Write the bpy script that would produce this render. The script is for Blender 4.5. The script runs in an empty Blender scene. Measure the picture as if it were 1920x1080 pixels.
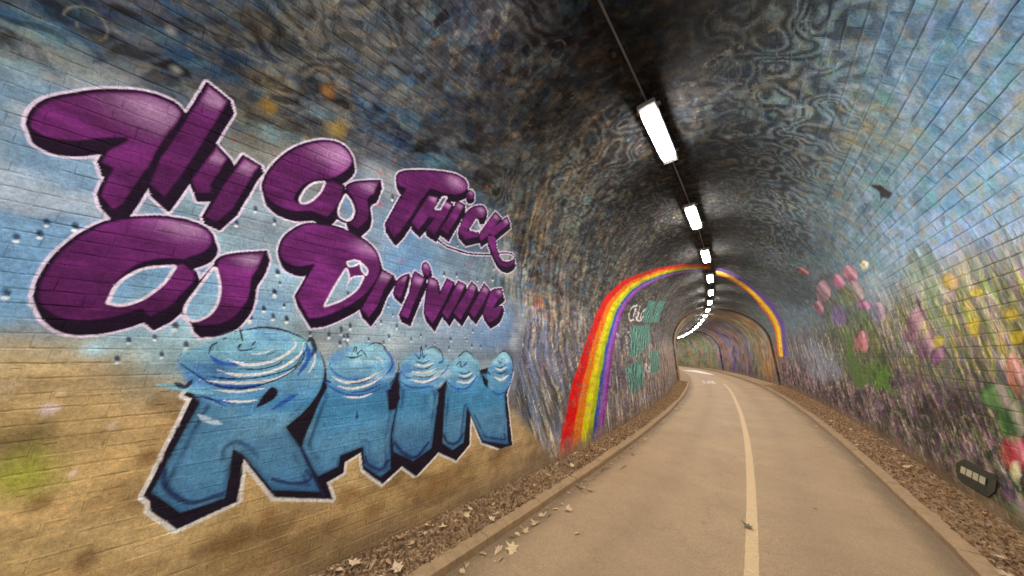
import bpy, math, random
import numpy as np
from mathutils import Matrix, Vector
random.seed(7); rng=np.random.default_rng(11)
SC=bpy.context.scene
COL=SC.collection
# ------------------------------------------------------------------ camera, world, exposure
YAW,PIT=.756622,.244007
CAM=np.array([.660167,0.,1.817357])
FPX=515.2132                                   # focal length in 1920-wide pixels
_f0=np.array([-math.sin(YAW),math.cos(YAW),0]); C_R=np.array([math.cos(YAW),math.sin(YAW),0]); _u0=np.array([0,0,1.])
C_F=math.cos(PIT)*_f0+math.sin(PIT)*_u0; C_U=-math.sin(PIT)*_f0+math.cos(PIT)*_u0
cam=bpy.data.cameras.new('camera'); camo=bpy.data.objects.new('camera',cam); COL.objects.link(camo)
camo.matrix_world=Matrix(((C_R[0],C_U[0],-C_F[0],CAM[0]),(C_R[1],C_U[1],-C_F[1],CAM[1]),(C_R[2],C_U[2],-C_F[2],CAM[2]),(0,0,0,1)))
cam.sensor_width=36; cam.lens=36*FPX/1920; cam.clip_end=400; cam.clip_start=.05
SC.camera=camo
world=bpy.data.worlds.new('World'); SC.world=world; world.use_nodes=True
wn=world.node_tree.nodes; wlk=world.node_tree.links
sky=wn.new('ShaderNodeTexSky'); sky.sky_type='NISHITA'; sky.sun_disc=False; sky.sun_elevation=math.radians(4); sky.sun_rotation=math.radians(40)
wlk.new(sky.outputs[0],wn['Background'].inputs[0]); wn['Background'].inputs[1].default_value=.02   # night-dim outside; the tunnel is lit by its lamps only
SC.view_settings.view_transform='Standard'; SC.view_settings.look='None'; SC.view_settings.gamma=1; SC.view_settings.exposure=0.0
LAMP_EMIT=150.0
try:
    SC.cycles.use_denoising=True; SC.cycles.denoiser='OPENIMAGEDENOISE'; SC.cycles.max_bounces=8; SC.cycles.diffuse_bounces=5
    SC.cycles.sample_clamp_indirect=6
except Exception: pass

# ------------------------------------------------------------------ tunnel geometry: s along the axis, q around the lining (metres)
SP=2.65; RISE=2.48; RN=2.4; VH=SP+RN*math.pi/2; QT=2*VH
SS=np.arange(-16,96.01,.05)
KK=np.where(SS<45,.0103813-.00017362*np.clip(SS,-99,45),np.clip(.0103813-.00017362*45+(SS-45)*.002,0,.03))
_i0=int(np.argmin(abs(SS))); AA=np.concatenate([[0],np.cumsum((KK[1:]+KK[:-1])/2*.05)]); AA-=AA[_i0]
XX=np.concatenate([[0],np.cumsum(-(np.sin(AA[1:])+np.sin(AA[:-1]))/2*.05)]); XX-=XX[_i0]
YY=np.concatenate([[0],np.cumsum((np.cos(AA[1:])+np.cos(AA[:-1]))/2*.05)]); YY-=YY[_i0]
def wl(s): return np.interp(s,[0,2.5,4.5,8,20,24],[2.32,2.27,2.2,2.22,2.42,2.42])
def wr(s): return np.interp(s,[6,10,14,23.6,30,60],[2.3,2.46,2.63,3.05,3.05,2.7])
def axis(s,l):
    a=np.interp(s,SS,AA); return np.interp(s,SS,XX)+l*np.cos(a), np.interp(s,SS,YY)+l*np.sin(a)
def pos(s,q,d=0.):
    s=np.asarray(s,float); q=np.asarray(q,float)
    left=q<=VH; v=np.where(left,q,QT-q); w=np.where(left,wl(s),wr(s))
    ph=np.clip((v-SP)/RN,0,np.pi/2)
    l=np.where(v<SP,w,w*np.cos(ph))+d*np.cos(ph); z=np.where(v<SP,v,SP+RISE*np.sin(ph))+d*np.sin(ph)
    x,y=axis(s,np.where(left,-l,l)); return np.stack([x,y,z],-1)
def flat(s,l,z):
    s,l,z=np.broadcast_arrays(np.asarray(s,float),l,z); x,y=axis(s,l); return np.stack([x,y,z],-1)
def proj(P):
    d=P-CAM; z=d@C_F; zz=np.where(z>.05,z,.05); return (d@C_R)/zz*FPX+960,540-(d@C_U)/zz*FPX,z

# ------------------------------------------------------------------ object helpers
def tag(o,label=None,cat=None,group=None,kind=None):
    if label: o['label']=label
    if cat: o['category']=cat
    if group: o['group']=group
    if kind: o['kind']=kind
    return o
def empty(name,loc=(0,0,0),rz=0,parent=None):
    o=bpy.data.objects.new(name,None); COL.objects.link(o); o.location=loc; o.rotation_euler=(0,0,rz); o.empty_display_size=.2
    o.parent=parent; return o
def fastmesh(name,V,Fq,mat,paint=None,uv=None,smooth=False):
    "V (n,3), Fq (m,4 or 3) ints"
    V=np.ascontiguousarray(V,np.float32); Fq=np.ascontiguousarray(Fq,np.int32); n=Fq.shape[1]
    me=bpy.data.meshes.new(name); me.vertices.add(len(V)); me.vertices.foreach_set('co',V.ravel())
    me.loops.add(Fq.size); me.loops.foreach_set('vertex_index',Fq.ravel())
    me.polygons.add(len(Fq)); me.polygons.foreach_set('loop_start',np.arange(0,Fq.size,n,dtype=np.int32))
    me.polygons.foreach_set('use_smooth',np.full(len(Fq),smooth))
    if paint is not None:
        a=me.color_attributes.new('paint','FLOAT_COLOR','POINT'); c=np.ones((len(V),4),np.float32); c[:,:3]=paint; a.data.foreach_set('color',c.ravel())
    if uv is not None:
        u=me.uv_layers.new(name='wall'); u.data.foreach_set('uv',np.ascontiguousarray(uv,np.float32)[Fq.ravel()].ravel())
    if mat: me.materials.append(mat)
    me.update(); me.validate(); return me
def ob(name,me,parent=None):
    o=bpy.data.objects.new(name,me); COL.objects.link(o); o.parent=parent; return o
def boxmesh(name,sx,sy,sz,mat,bev=.004,z0=0):
    import bmesh
    bm=bmesh.new(); bmesh.ops.create_cube(bm,size=1)
    for v in bm.verts: v.co=Vector((v.co.x*sx,v.co.y*sy,(v.co.z+.5)*sz+z0))
    if bev: bmesh.ops.bevel(bm,geom=bm.edges[:],offset=bev,segments=1,affect='EDGES')
    me=bpy.data.meshes.new(name); bm.to_mesh(me); bm.free(); me.materials.append(mat); return me

# ------------------------------------------------------------------ materials
def newmat(name):
    m=bpy.data.materials.new(name); m.use_nodes=True; nt=m.node_tree; b=nt.nodes['Principled BSDF']; return m,nt,b
def N(nt,t,**k):
    n=nt.nodes.new(t)
    for a,v in k.items(): setattr(n,a,v)
    return n
def noise(nt,vec,scale,detail=4,rough=.6):
    n=N(nt,'ShaderNodeTexNoise'); n.inputs['Scale'].default_value=scale; n.inputs['Detail'].default_value=detail; n.inputs['Roughness'].default_value=rough
    nt.links.new(vec,n.inputs['Vector']); return n.outputs['Fac']
def remap(nt,f,a,b,c,d):
    n=N(nt,'ShaderNodeMapRange'); n.inputs[1].default_value=a; n.inputs[2].default_value=b; n.inputs[3].default_value=c; n.inputs[4].default_value=d
    nt.links.new(f,n.inputs[0]); return n.outputs[0]
def mulcol(nt,col,fac):
    n=N(nt,'ShaderNodeVectorMath',operation='SCALE'); nt.links.new(col,n.inputs[0]); nt.links.new(fac,n.inputs['Scale']); return n.outputs[0]
def bump(nt,b,h,dist,strength=1,prev=None):
    n=N(nt,'ShaderNodeBump'); n.inputs['Distance'].default_value=dist; n.inputs['Strength'].default_value=strength
    nt.links.new(h,n.inputs['Height'])
    if prev: nt.links.new(prev,n.inputs['Normal'])
    nt.links.new(n.outputs[0],b.inputs['Normal']); return n.outputs[0]
def mural_mat(name,brickbump):
    m,nt,b=newmat(name); a=N(nt,'ShaderNodeAttribute',attribute_name='paint'); g=N(nt,'ShaderNodeNewGeometry')
    p=g.outputs['Position']
    f1=remap(nt,noise(nt,p,55,5,.7),.3,.7,.72,1.24); f2=remap(nt,noise(nt,p,9,5,.65),.3,.7,.82,1.16)
    mm=N(nt,'ShaderNodeMath',operation='MULTIPLY'); nt.links.new(f1,mm.inputs[0]); nt.links.new(f2,mm.inputs[1])
    nt.links.new(mulcol(nt,a.outputs['Color'],mm.outputs[0]),b.inputs['Base Color'])
    b.inputs['Roughness'].default_value=.8; b.inputs['Specular IOR Level'].default_value=.15
    nb=bump(nt,b,noise(nt,p,70,6,.75),.006,.9)
    if brickbump:
        uv=N(nt,'ShaderNodeUVMap',uv_map='wall'); wv=N(nt,'ShaderNodeTexBrick'); nt.links.new(uv.outputs[0],wv.inputs['Vector'])
        wv.inputs['Scale'].default_value=1; wv.inputs['Brick Width'].default_value=.235; wv.inputs['Row Height'].default_value=.08; wv.inputs['Mortar Size'].default_value=.007; wv.inputs['Mortar Smooth'].default_value=.4
        inv=remap(nt,wv.outputs['Fac'],0,1,1,0); bump(nt,b,inv,.008,.8,nb)
    return m
def plain(name,col,rough=.6,metal=0,var=.15,scale=30,bmp=.002):
    m,nt,b=newmat(name); g=N(nt,'ShaderNodeNewGeometry'); p=g.outputs['Position']
    rgb=N(nt,'ShaderNodeRGB'); rgb.outputs[0].default_value=(*col,1)
    nt.links.new(mulcol(nt,rgb.outputs[0],remap(nt,noise(nt,p,scale,5,.65),.3,.7,1-var,1+var)),b.inputs['Base Color'])
    b.inputs['Roughness'].default_value=rough; b.inputs['Metallic'].default_value=metal
    if bmp: bump(nt,b,noise(nt,p,scale*3,4),bmp)
    return m
def lin(c):
    c=np.asarray(c,float)/255; return np.where(c<=.04045,c/12.92,((c+.055)/1.055)**2.4)
FILLS=[([[-0.99,3.103],[-0.993,3.179],[-0.972,3.256],[-0.926,3.325],[-0.81,3.438],[-0.711,3.507],[-0.612,3.549],[-0.52,3.553],[-0.461,3.511],[-0.463,3.429,1],[-0.5,3.304,1],[-0.522,3.188,1],[-0.53,3.081,1],[-0.554,2.99,1],[-0.586,2.786,1],[-0.614,2.737,1],[-0.631,2.735,1],[-0.692,2.807,1],[-0.684,2.994,1],[-0.732,3.008,1],[-0.722,3.098,1],[-0.661,3.208,1],[-0.75,3.152],[-0.831,3.091],[-0.906,3.064],[-0.959,3.073]],[-0.561,3.449,0.16]),([[-0.272,3.381,1],[-0.185,3.314,1],[-0.208,3.201,1],[-0.237,3.074,1],[-0.201,3.021,1],[-0.301,2.978,1],[-0.35,3.067,1],[-0.318,3.197,1]],[-0.244,3.297,0.07]),([[-0.387,3.776,1],[-0.256,3.726,1],[-0.314,3.444,1],[-0.381,3.106,1],[-0.432,2.882,1],[-0.524,2.958,1],[-0.515,3.146,1],[-0.435,3.538,1]],[-0.325,3.701,0.1]),([[-0.114,3.376,1],[0.005,3.343,1],[-0.018,3.278,1],[-0.089,2.944,1],[-0.155,2.804,1],[-0.235,2.826,1],[-0.179,3.138,1]],[-0.08,3.301,0.08]),([[-0.761,2.147,1],[-0.766,2.229],[-0.759,2.334],[-0.737,2.443],[-0.696,2.549],[-0.626,2.654],[-0.533,2.717],[-0.419,2.762],[-0.309,2.775],[-0.218,2.755],[-0.163,2.704],[-0.15,2.639],[-0.181,2.561],[-0.242,2.508,1],[-0.261,2.467,1],[-0.196,2.41,1],[-0.181,2.354],[-0.226,2.23],[-0.266,2.135],[-0.333,2.063,1],[-0.382,2.111,1],[-0.453,2.062],[-0.539,2.025],[-0.628,2.017],[-0.684,2.043],[-0.734,2.092,1]],[-0.301,2.733,0.11]),([[-0.106,2.518],[-0.065,2.573],[0.027,2.621],[0.161,2.668,1],[0.148,2.54],[0.118,2.426],[0.126,2.323],[0.116,2.219],[0.065,2.102],[-0.01,2.042],[-0.111,2.023,1],[-0.149,2.064,1],[-0.091,2.081],[-0.055,2.149],[-0.044,2.246],[-0.061,2.365],[-0.095,2.457]],[0.083,2.572,0.07]),([[0.041,3.189],[0.045,3.286],[0.083,3.414],[0.162,3.564],[0.265,3.681],[0.371,3.759],[0.48,3.795],[0.569,3.772],[0.628,3.709],[0.626,3.629],[0.56,3.52],[0.495,3.445,1],[0.613,3.442,1],[0.617,3.325],[0.583,3.186],[0.54,3.093,1],[0.403,3.105,1],[0.274,3.058],[0.15,3.068],[0.067,3.118,1]],[0.505,3.694,0.16]),([[0.634,3.443],[0.679,3.502],[0.785,3.565],[0.922,3.63,1],[0.904,3.473,1],[0.855,3.403],[0.891,3.282],[0.888,3.18],[0.815,3.073,1],[0.705,3.102,1],[0.755,3.151],[0.764,3.253],[0.714,3.347],[0.66,3.39,1]],[0.841,3.531,0.08]),([[1.071,3.717],[1.085,3.79],[1.184,3.861],[1.427,3.972],[1.663,4.054],[1.825,4.075],[1.925,4.037],[1.948,3.945],[1.824,3.841],[1.649,3.794],[1.477,3.775,1],[1.418,3.626,1],[1.354,3.414,1],[1.268,3.2,1],[1.197,3.087,1],[1.071,3.199,1],[1.136,3.443,1],[1.192,3.654,1],[1.116,3.657]],[1.763,3.989,0.1]),([[1.972,3.902],[1.972,3.951],[2.003,3.982],[2.053,3.98],[2.086,3.943],[2.084,3.899],[2.052,3.87],[2.004,3.868]],[2.03,3.959,0.03]),([[1.477,3.708,1],[1.613,3.734,1],[1.61,3.604,1],[1.53,3.379,1],[1.463,3.261,1],[1.348,3.318,1]],[1.559,3.692,0.05]),([[1.506,3.545,1],[1.699,3.577,1],[1.683,3.471,1],[1.492,3.443,1]],None),([[1.706,3.731,1],[1.832,3.719,1],[1.764,3.479,1],[1.689,3.273,1],[1.548,3.308,1],[1.632,3.493,1]],[1.768,3.694,0.05]),([[1.87,3.787,1],[2.004,3.776,1],[1.949,3.563,1],[1.866,3.327,1],[1.735,3.368,1],[1.807,3.535,1]],[1.939,3.74,0.05]),([[2.03,3.635],[2.11,3.784],[2.273,3.876],[2.375,3.828,1],[2.365,3.732,1],[2.261,3.691,1],[2.205,3.608],[2.159,3.494,1],[2.318,3.534,1],[2.372,3.46,1],[2.146,3.348,1],[2.007,3.413,1]],[2.271,3.812,0.05]),([[2.518,3.882,1],[2.669,3.841,1],[2.533,3.532,1],[2.419,3.405,1],[2.352,3.476,1]],[2.56,3.826,0.05]),([[2.761,3.898,1],[2.869,3.824,1],[2.628,3.537,1],[2.491,3.566,1]],[2.777,3.83,0.05]),([[2.513,3.502],[2.658,3.546],[2.739,3.401],[2.883,3.255],[3.058,3.272],[3.154,3.334],[3.171,3.274],[3.047,3.169],[2.869,3.167],[2.709,3.273]],None),([[0.25,2.656],[0.242,2.766],[0.284,2.878],[0.382,2.983],[0.501,3.022],[0.66,3.036],[0.843,3.004],[0.999,2.931],[1.083,2.816],[1.102,2.683],[1.04,2.516],[0.934,2.367],[0.805,2.256],[0.658,2.165],[0.541,2.133,1],[0.415,2.321,1],[0.478,2.55,1],[0.503,2.631,1],[0.402,2.585],[0.308,2.599]],[0.968,2.923,0.1]),([[1.113,2.728,1],[1.259,2.681,1],[1.173,2.505,1],[1.127,2.327,1],[1.048,2.187,1],[0.953,2.273,1],[1.03,2.464,1],[1.077,2.609,1]],[1.172,2.663,0.07]),([[1.267,2.607,1],[1.368,2.706],[1.431,2.741,1],[1.413,2.638,1],[1.373,2.466,1],[1.359,2.428,1],[1.271,2.486,1],[1.288,2.578,1]],[1.399,2.681,0.05]),([[1.496,2.784,1],[1.648,2.73,1],[1.549,2.455,1],[1.473,2.218,1],[1.367,2.26,1],[1.462,2.535,1],[1.467,2.685,1]],[1.578,2.688,0.06]),([[1.59,2.823],[1.59,2.884],[1.623,2.921],[1.67,2.899],[1.705,2.838],[1.687,2.767,1],[1.632,2.775]],[1.633,2.886,0.04]),([[1.687,2.767,1],[1.814,2.743,1],[1.857,2.58,1],[1.951,2.789,1],[2.072,2.761,1],[1.93,2.449,1],[1.792,2.181,1],[1.665,2.301,1],[1.666,2.53,1]],[1.75,2.701,0.05]),([[2.128,2.792,1],[2.266,2.764,1],[2.114,2.453,1],[2.003,2.257,1],[1.903,2.346,1],[2.008,2.542,1]],[2.187,2.729,0.05]),([[2.358,2.824,1],[2.474,2.768,1],[2.35,2.505,1],[2.201,2.275,1],[2.069,2.364,1],[2.21,2.572,1]],[2.385,2.753,0.05]),([[2.594,2.845,1],[2.72,2.764,1],[2.581,2.512,1],[2.443,2.319,1],[2.328,2.393,1],[2.459,2.609,1]],[2.617,2.758,0.05]),([[2.758,2.77],[2.955,2.838,1],[3.004,2.725,1],[2.896,2.65,1],[2.8,2.516,1],[2.898,2.553,1],[2.993,2.565,1],[2.901,2.385],[2.711,2.275,1],[2.585,2.399,1],[2.67,2.617]],[2.908,2.77,0.04])]
HOLES=[[[-0.507,2.146,1],[-0.495,2.26],[-0.439,2.357],[-0.368,2.401],[-0.304,2.421,1],[-0.333,2.301],[-0.393,2.193],[-0.458,2.142]],[[-0.105,2.455,1],[-0.065,2.34],[-0.051,2.221],[-0.074,2.123],[-0.128,2.072],[-0.17,2.09],[-0.184,2.167],[-0.148,2.301]],[[0.311,3.181],[0.336,3.286],[0.383,3.358],[0.446,3.396,1],[0.431,3.311],[0.387,3.218],[0.341,3.17]],[[0.647,3.353,1],[0.7,3.309],[0.74,3.227],[0.711,3.144],[0.647,3.146],[0.622,3.216]],[[0.653,2.275,1],[0.708,2.458,1],[0.777,2.647,1],[0.805,2.571],[0.802,2.482,1],[0.848,2.572],[0.937,2.606,1],[0.891,2.473],[0.778,2.352]],[[0.784,2.72,1],[0.839,2.747],[0.884,2.748,1],[0.844,2.713],[0.802,2.697]],[[0.909,2.733,1],[0.963,2.687],[0.964,2.641,1],[0.928,2.68]],[[2.194,3.516,1],[2.248,3.664,1],[2.365,3.572,1],[2.297,3.527,1]],[[1.667,3.745,1],[1.707,3.762,1],[1.667,3.605,1],[1.616,3.586,1]]]
DARKS=[[[-0.14,2.61],[-0.242,2.508],[-0.348,2.482],[-0.441,2.43],[-0.494,2.345],[-0.525,2.234],[-0.511,2.135],[-0.478,2.121],[-0.402,2.145],[-0.352,2.221],[-0.306,2.34],[-0.289,2.436],[-0.22,2.471],[-0.158,2.529]],[[-0.103,2.5,1],[-0.162,2.334,1],[-0.216,2.175,1],[-0.205,2.12,1],[-0.118,2.017,1],[-0.142,2.065,1],[-0.181,2.112],[-0.192,2.167],[-0.147,2.295],[-0.103,2.456,1]],[[0.634,3.625],[0.566,3.495],[0.443,3.44],[0.354,3.382],[0.286,3.295],[0.259,3.182],[0.293,3.14],[0.348,3.164],[0.409,3.234],[0.445,3.339],[0.463,3.408],[0.595,3.489]],[[0.639,3.421,1],[0.577,3.184,1],[0.632,3.109,1],[0.705,3.102,1],[0.64,3.143],[0.623,3.232],[0.652,3.363,1]],[[0.772,2.709,1],[0.64,2.295,1],[0.651,2.26,1],[0.717,2.305,1],[0.654,2.282,1],[0.804,2.684,1]],[[0.254,2.636],[0.308,2.599],[0.402,2.585],[0.503,2.631,1],[0.469,2.533,1],[0.385,2.544],[0.302,2.569]],[[-0.457,3.513,1],[-0.436,3.502,1],[-0.493,3.221,1],[-0.529,3.07,1],[-0.552,2.945,1],[-0.558,3.011,1],[-0.526,3.209,1]],[[-0.185,3.314,1],[-0.149,3.268,1],[-0.191,3.057,1],[-0.242,3.01,1],[-0.208,3.201,1]]]
SWOOSH=[[1.693,3.255],[1.822,3.202],[1.975,3.182],[2.268,3.195],[2.494,3.242],[2.703,3.295],[2.887,3.367],[3.058,3.399],[3.143,3.37],[3.132,3.277]]
BLACK=[[-0.088,1.561,1],[-0.046,1.537,1],[-0.14,0.984,1],[-0.107,0.946,1],[-0.098,0.898,1],[0.041,0.748,1],[0.313,0.816,1],[0.298,1.089,1],[0.527,0.777,1],[0.943,0.636,1],[0.874,0.782,1],[1.0,0.821,1],[0.998,0.905,1],[1.129,0.955,1],[1.163,0.808,1],[1.363,0.635,1],[1.549,0.74,1],[1.719,0.604,1],[1.977,0.772,1],[2.231,0.633,1],[2.426,0.763,1],[2.433,1.086,1],[2.631,0.743,1],[3.231,0.49,1],[3.091,1.281,1],[3.225,1.57,1],[2.726,1.829,1],[1.98,1.891,1],[1.315,1.881,1],[0.713,1.748,1],[0.67,1.857,1],[0.339,2.007,1],[-0.007,1.88,1],[-0.04,1.661,1]]
BLUES=[[[-0.005,1.505,1],[-0.025,1.426,1],[-0.114,0.999,1],[0.036,0.836,1],[0.245,0.856,1],[0.23,1.163,1],[0.28,1.127,1],[0.506,0.83,1],[0.836,0.722,1],[0.639,1.097,1],[0.521,1.266,1],[0.651,1.402],[0.72,1.549],[0.72,1.71],[0.673,1.839,1],[0.344,1.972,1],[-0.001,1.85,1],[-0.027,1.647,1]],[[0.709,1.429,1],[0.646,1.095,1],[0.8,0.841,1],[0.95,0.88,1],[0.955,0.965,1],[1.139,0.999,1],[1.174,0.825,1],[1.342,0.694,1],[1.436,0.743,1],[1.399,1.038,1],[1.43,1.29,1],[1.326,1.587,1],[0.746,1.619,1]],[[1.443,1.394,1],[1.415,1.037,1],[1.444,0.892,1],[1.675,0.754,1],[1.887,0.832,1],[1.915,1.121,1],[1.941,1.404,1],[1.757,1.63,1],[1.443,1.589,1]],[[2.027,1.416,1],[2.011,1.107,1],[2.017,0.863,1],[2.173,0.749,1],[2.335,0.801,1],[2.371,1.188,1],[2.646,0.761,1],[3.131,0.619,1],[3.054,1.26,1],[3.089,1.576,1],[2.051,1.618,1]]]
GAPS=[[[0.735,1.692],[0.77,1.546,1],[0.725,1.427,1],[0.687,1.264,1],[0.622,1.116,1],[0.526,1.261,1],[0.651,1.402],[0.72,1.549]],[[0.304,1.435,1],[0.338,1.531],[0.381,1.582],[0.422,1.547],[0.409,1.493],[0.351,1.452]],[[1.041,1.255,1],[1.045,1.337,1],[1.068,1.26,1]],[[1.32,1.491,1],[1.432,1.5,1],[1.463,1.392,1],[1.417,1.286,1],[1.351,1.285,1]],[[1.942,1.384,1],[2.027,1.416,1],[2.02,0.817,1],[1.904,0.823,1]],[[2.585,1.596,1],[2.718,1.498,1],[2.721,1.394,1],[2.638,1.457,1]]]
LINES=[([[0.646,1.095],[0.736,0.935],[0.875,0.664]],0.012),([[1.434,1.292],[1.407,1.031],[1.434,0.865]],0.012),([[3.054,1.26],[3.139,0.622]],0.014),([[-0.084,1.108],[-0.055,1.005],[0.069,0.885],[0.218,0.89]],0.02),([[1.174,0.908],[1.206,0.841],[1.331,0.766],[1.402,0.826]],0.02),([[1.45,0.974],[1.556,0.855],[1.702,0.79],[1.842,0.898]],0.025),([[2.022,0.955],[2.103,0.847],[2.232,0.821],[2.322,0.902]],0.022),([[0.493,0.907],[0.636,0.839],[0.751,0.838],[0.711,0.91]],0.016),([[2.787,0.766],[3.059,0.705],[3.041,0.775]],0.016)]
DROPS=[[-0.822,2.492],[-0.842,2.139],[-0.817,2.569],[-0.411,2.036],[-0.213,2.01],[-0.555,1.948],[-0.287,1.932],[-0.387,1.908],[-0.406,1.792],[-0.234,1.82],[-0.137,1.884],[0.276,2.32],[0.354,2.23],[0.228,2.181],[0.298,2.124],[0.389,2.112],[0.16,2.098],[0.268,2.498],[0.273,2.326],[0.266,2.497],[0.352,2.229],[0.23,2.182],[0.392,2.112],[0.157,2.104],[0.89,2.088],[1.179,2.158],[1.234,2.341],[1.297,2.245],[1.647,2.043],[2.067,2.015],[2.319,2.025],[2.423,2.145],[2.919,2.269],[0.573,2.003],[0.721,1.997],[0.848,1.988],[1.074,1.975],[1.279,2.008],[1.533,1.993],[2.05,1.908],[2.573,1.939],[2.813,1.922]]
SPOTS=[[-0.582,1.541,0.035,205,190,200],[-0.348,1.417,0.02,205,190,180],[-0.43,1.182,0.022,215,195,185],[-0.565,1.617,0.02,215,190,150],[-0.499,1.859,0.045,170,200,215],[-0.899,3.604,0.05,120,130,135],[-0.592,3.983,0.03,140,140,140],[-0.537,3.769,0.03,150,155,150],[-1.063,3.591,0.04,120,130,120],[0.897,3.695,0.02,190,70,60],[1.001,3.888,0.02,170,110,60],[0.973,3.394,0.03,200,70,60],[-0.188,3.465,0.02,170,80,60],[1.306,2.859,0.02,200,70,80],[1.747,2.997,0.02,150,130,60],[2.286,3.063,0.025,180,80,70],[2.23,4.132,0.025,170,80,70],[0.301,4.156,0.06,150,110,60],[0.43,3.908,0.09,165,140,80],[0.368,3.98,0.06,40,80,100],[-0.038,3.819,0.06,160,125,60],[-0.503,1.066,0.05,110,75,40],[-0.294,0.737,0.06,90,50,30],[-0.165,1.211,0.05,100,60,30],[0.515,0.668,0.05,130,80,45],[0.317,0.561,0.12,125,95,55],[-0.626,1.376,0.12,105,90,60],[-0.552,1.183,0.1,150,155,50],[-0.608,1.235,0.12,140,150,40],[1.051,0.628,0.1,130,95,60],[1.305,0.424,0.1,135,100,60],[0.75,0.324,0.12,120,95,60],[1.986,0.498,0.12,140,105,65],[2.891,0.501,0.15,120,90,60],[3.554,0.21,0.15,125,105,80]]
RB_RED=[[4.27,0.115],[4.499,0.605],[4.964,1.367],[5.871,2.335],[6.767,3.216],[7.713,3.9],[9.178,4.584],[10.492,5.247],[11.561,5.872],[12.464,6.503]]
RB_PUR=[[6.258,0.094],[6.885,1.154],[7.411,2.052],[8.506,3.17],[9.372,3.832],[10.657,4.647],[11.709,5.388],[12.498,6.092],[12.831,6.585]]
RR_RED=[[13.105,6.487],[13.869,6.792],[16.203,7.636],[18.754,8.371],[20.372,9.098],[21.902,9.931],[22.414,11.034]]
RR_PUR=[[13.154,6.732],[13.825,7.099],[15.544,7.734],[17.102,8.444],[18.432,9.212],[20.191,10.13],[21.057,11.088]]
TEAL=[[[11.232,3.911,1],[12.513,4.058,1],[12.698,3.173,1],[11.023,3.02,1]],[[12.774,4.154,1],[14.16,4.35,1],[14.626,3.379,1],[12.815,3.193,1]],[[9.29,2.729,1],[12.481,3.109,1],[11.942,2.269,1],[10.408,1.925,1],[8.805,1.784,1]],[[11.784,2.018,1],[14.292,2.104,1],[13.522,1.231,1],[11.478,1.193,1]],[[8.251,1.489,1],[10.335,1.78,1],[10.231,0.941,1],[8.634,0.73,1]]]
SCRIB=[[[9.894,3.501],[9.306,3.347],[9.065,3.077],[9.251,2.928],[9.653,3.001]],[[9.63,3.105],[9.778,3.374],[10.044,3.04],[10.224,3.395],[10.236,3.55]],[[10.301,3.29],[10.165,3.052],[10.49,3.047],[10.691,3.337],[10.656,3.063],[11.02,3.256]],[[10.823,3.393],[11.121,3.553]],[[10.73,1.557],[10.56,1.308]],[[10.819,1.555],[11.073,1.512],[10.748,1.428],[10.983,1.29]],[[11.198,1.395],[11.44,1.464],[11.285,1.278],[11.116,1.322]],[[11.696,1.537],[11.473,1.251]]]
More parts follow.
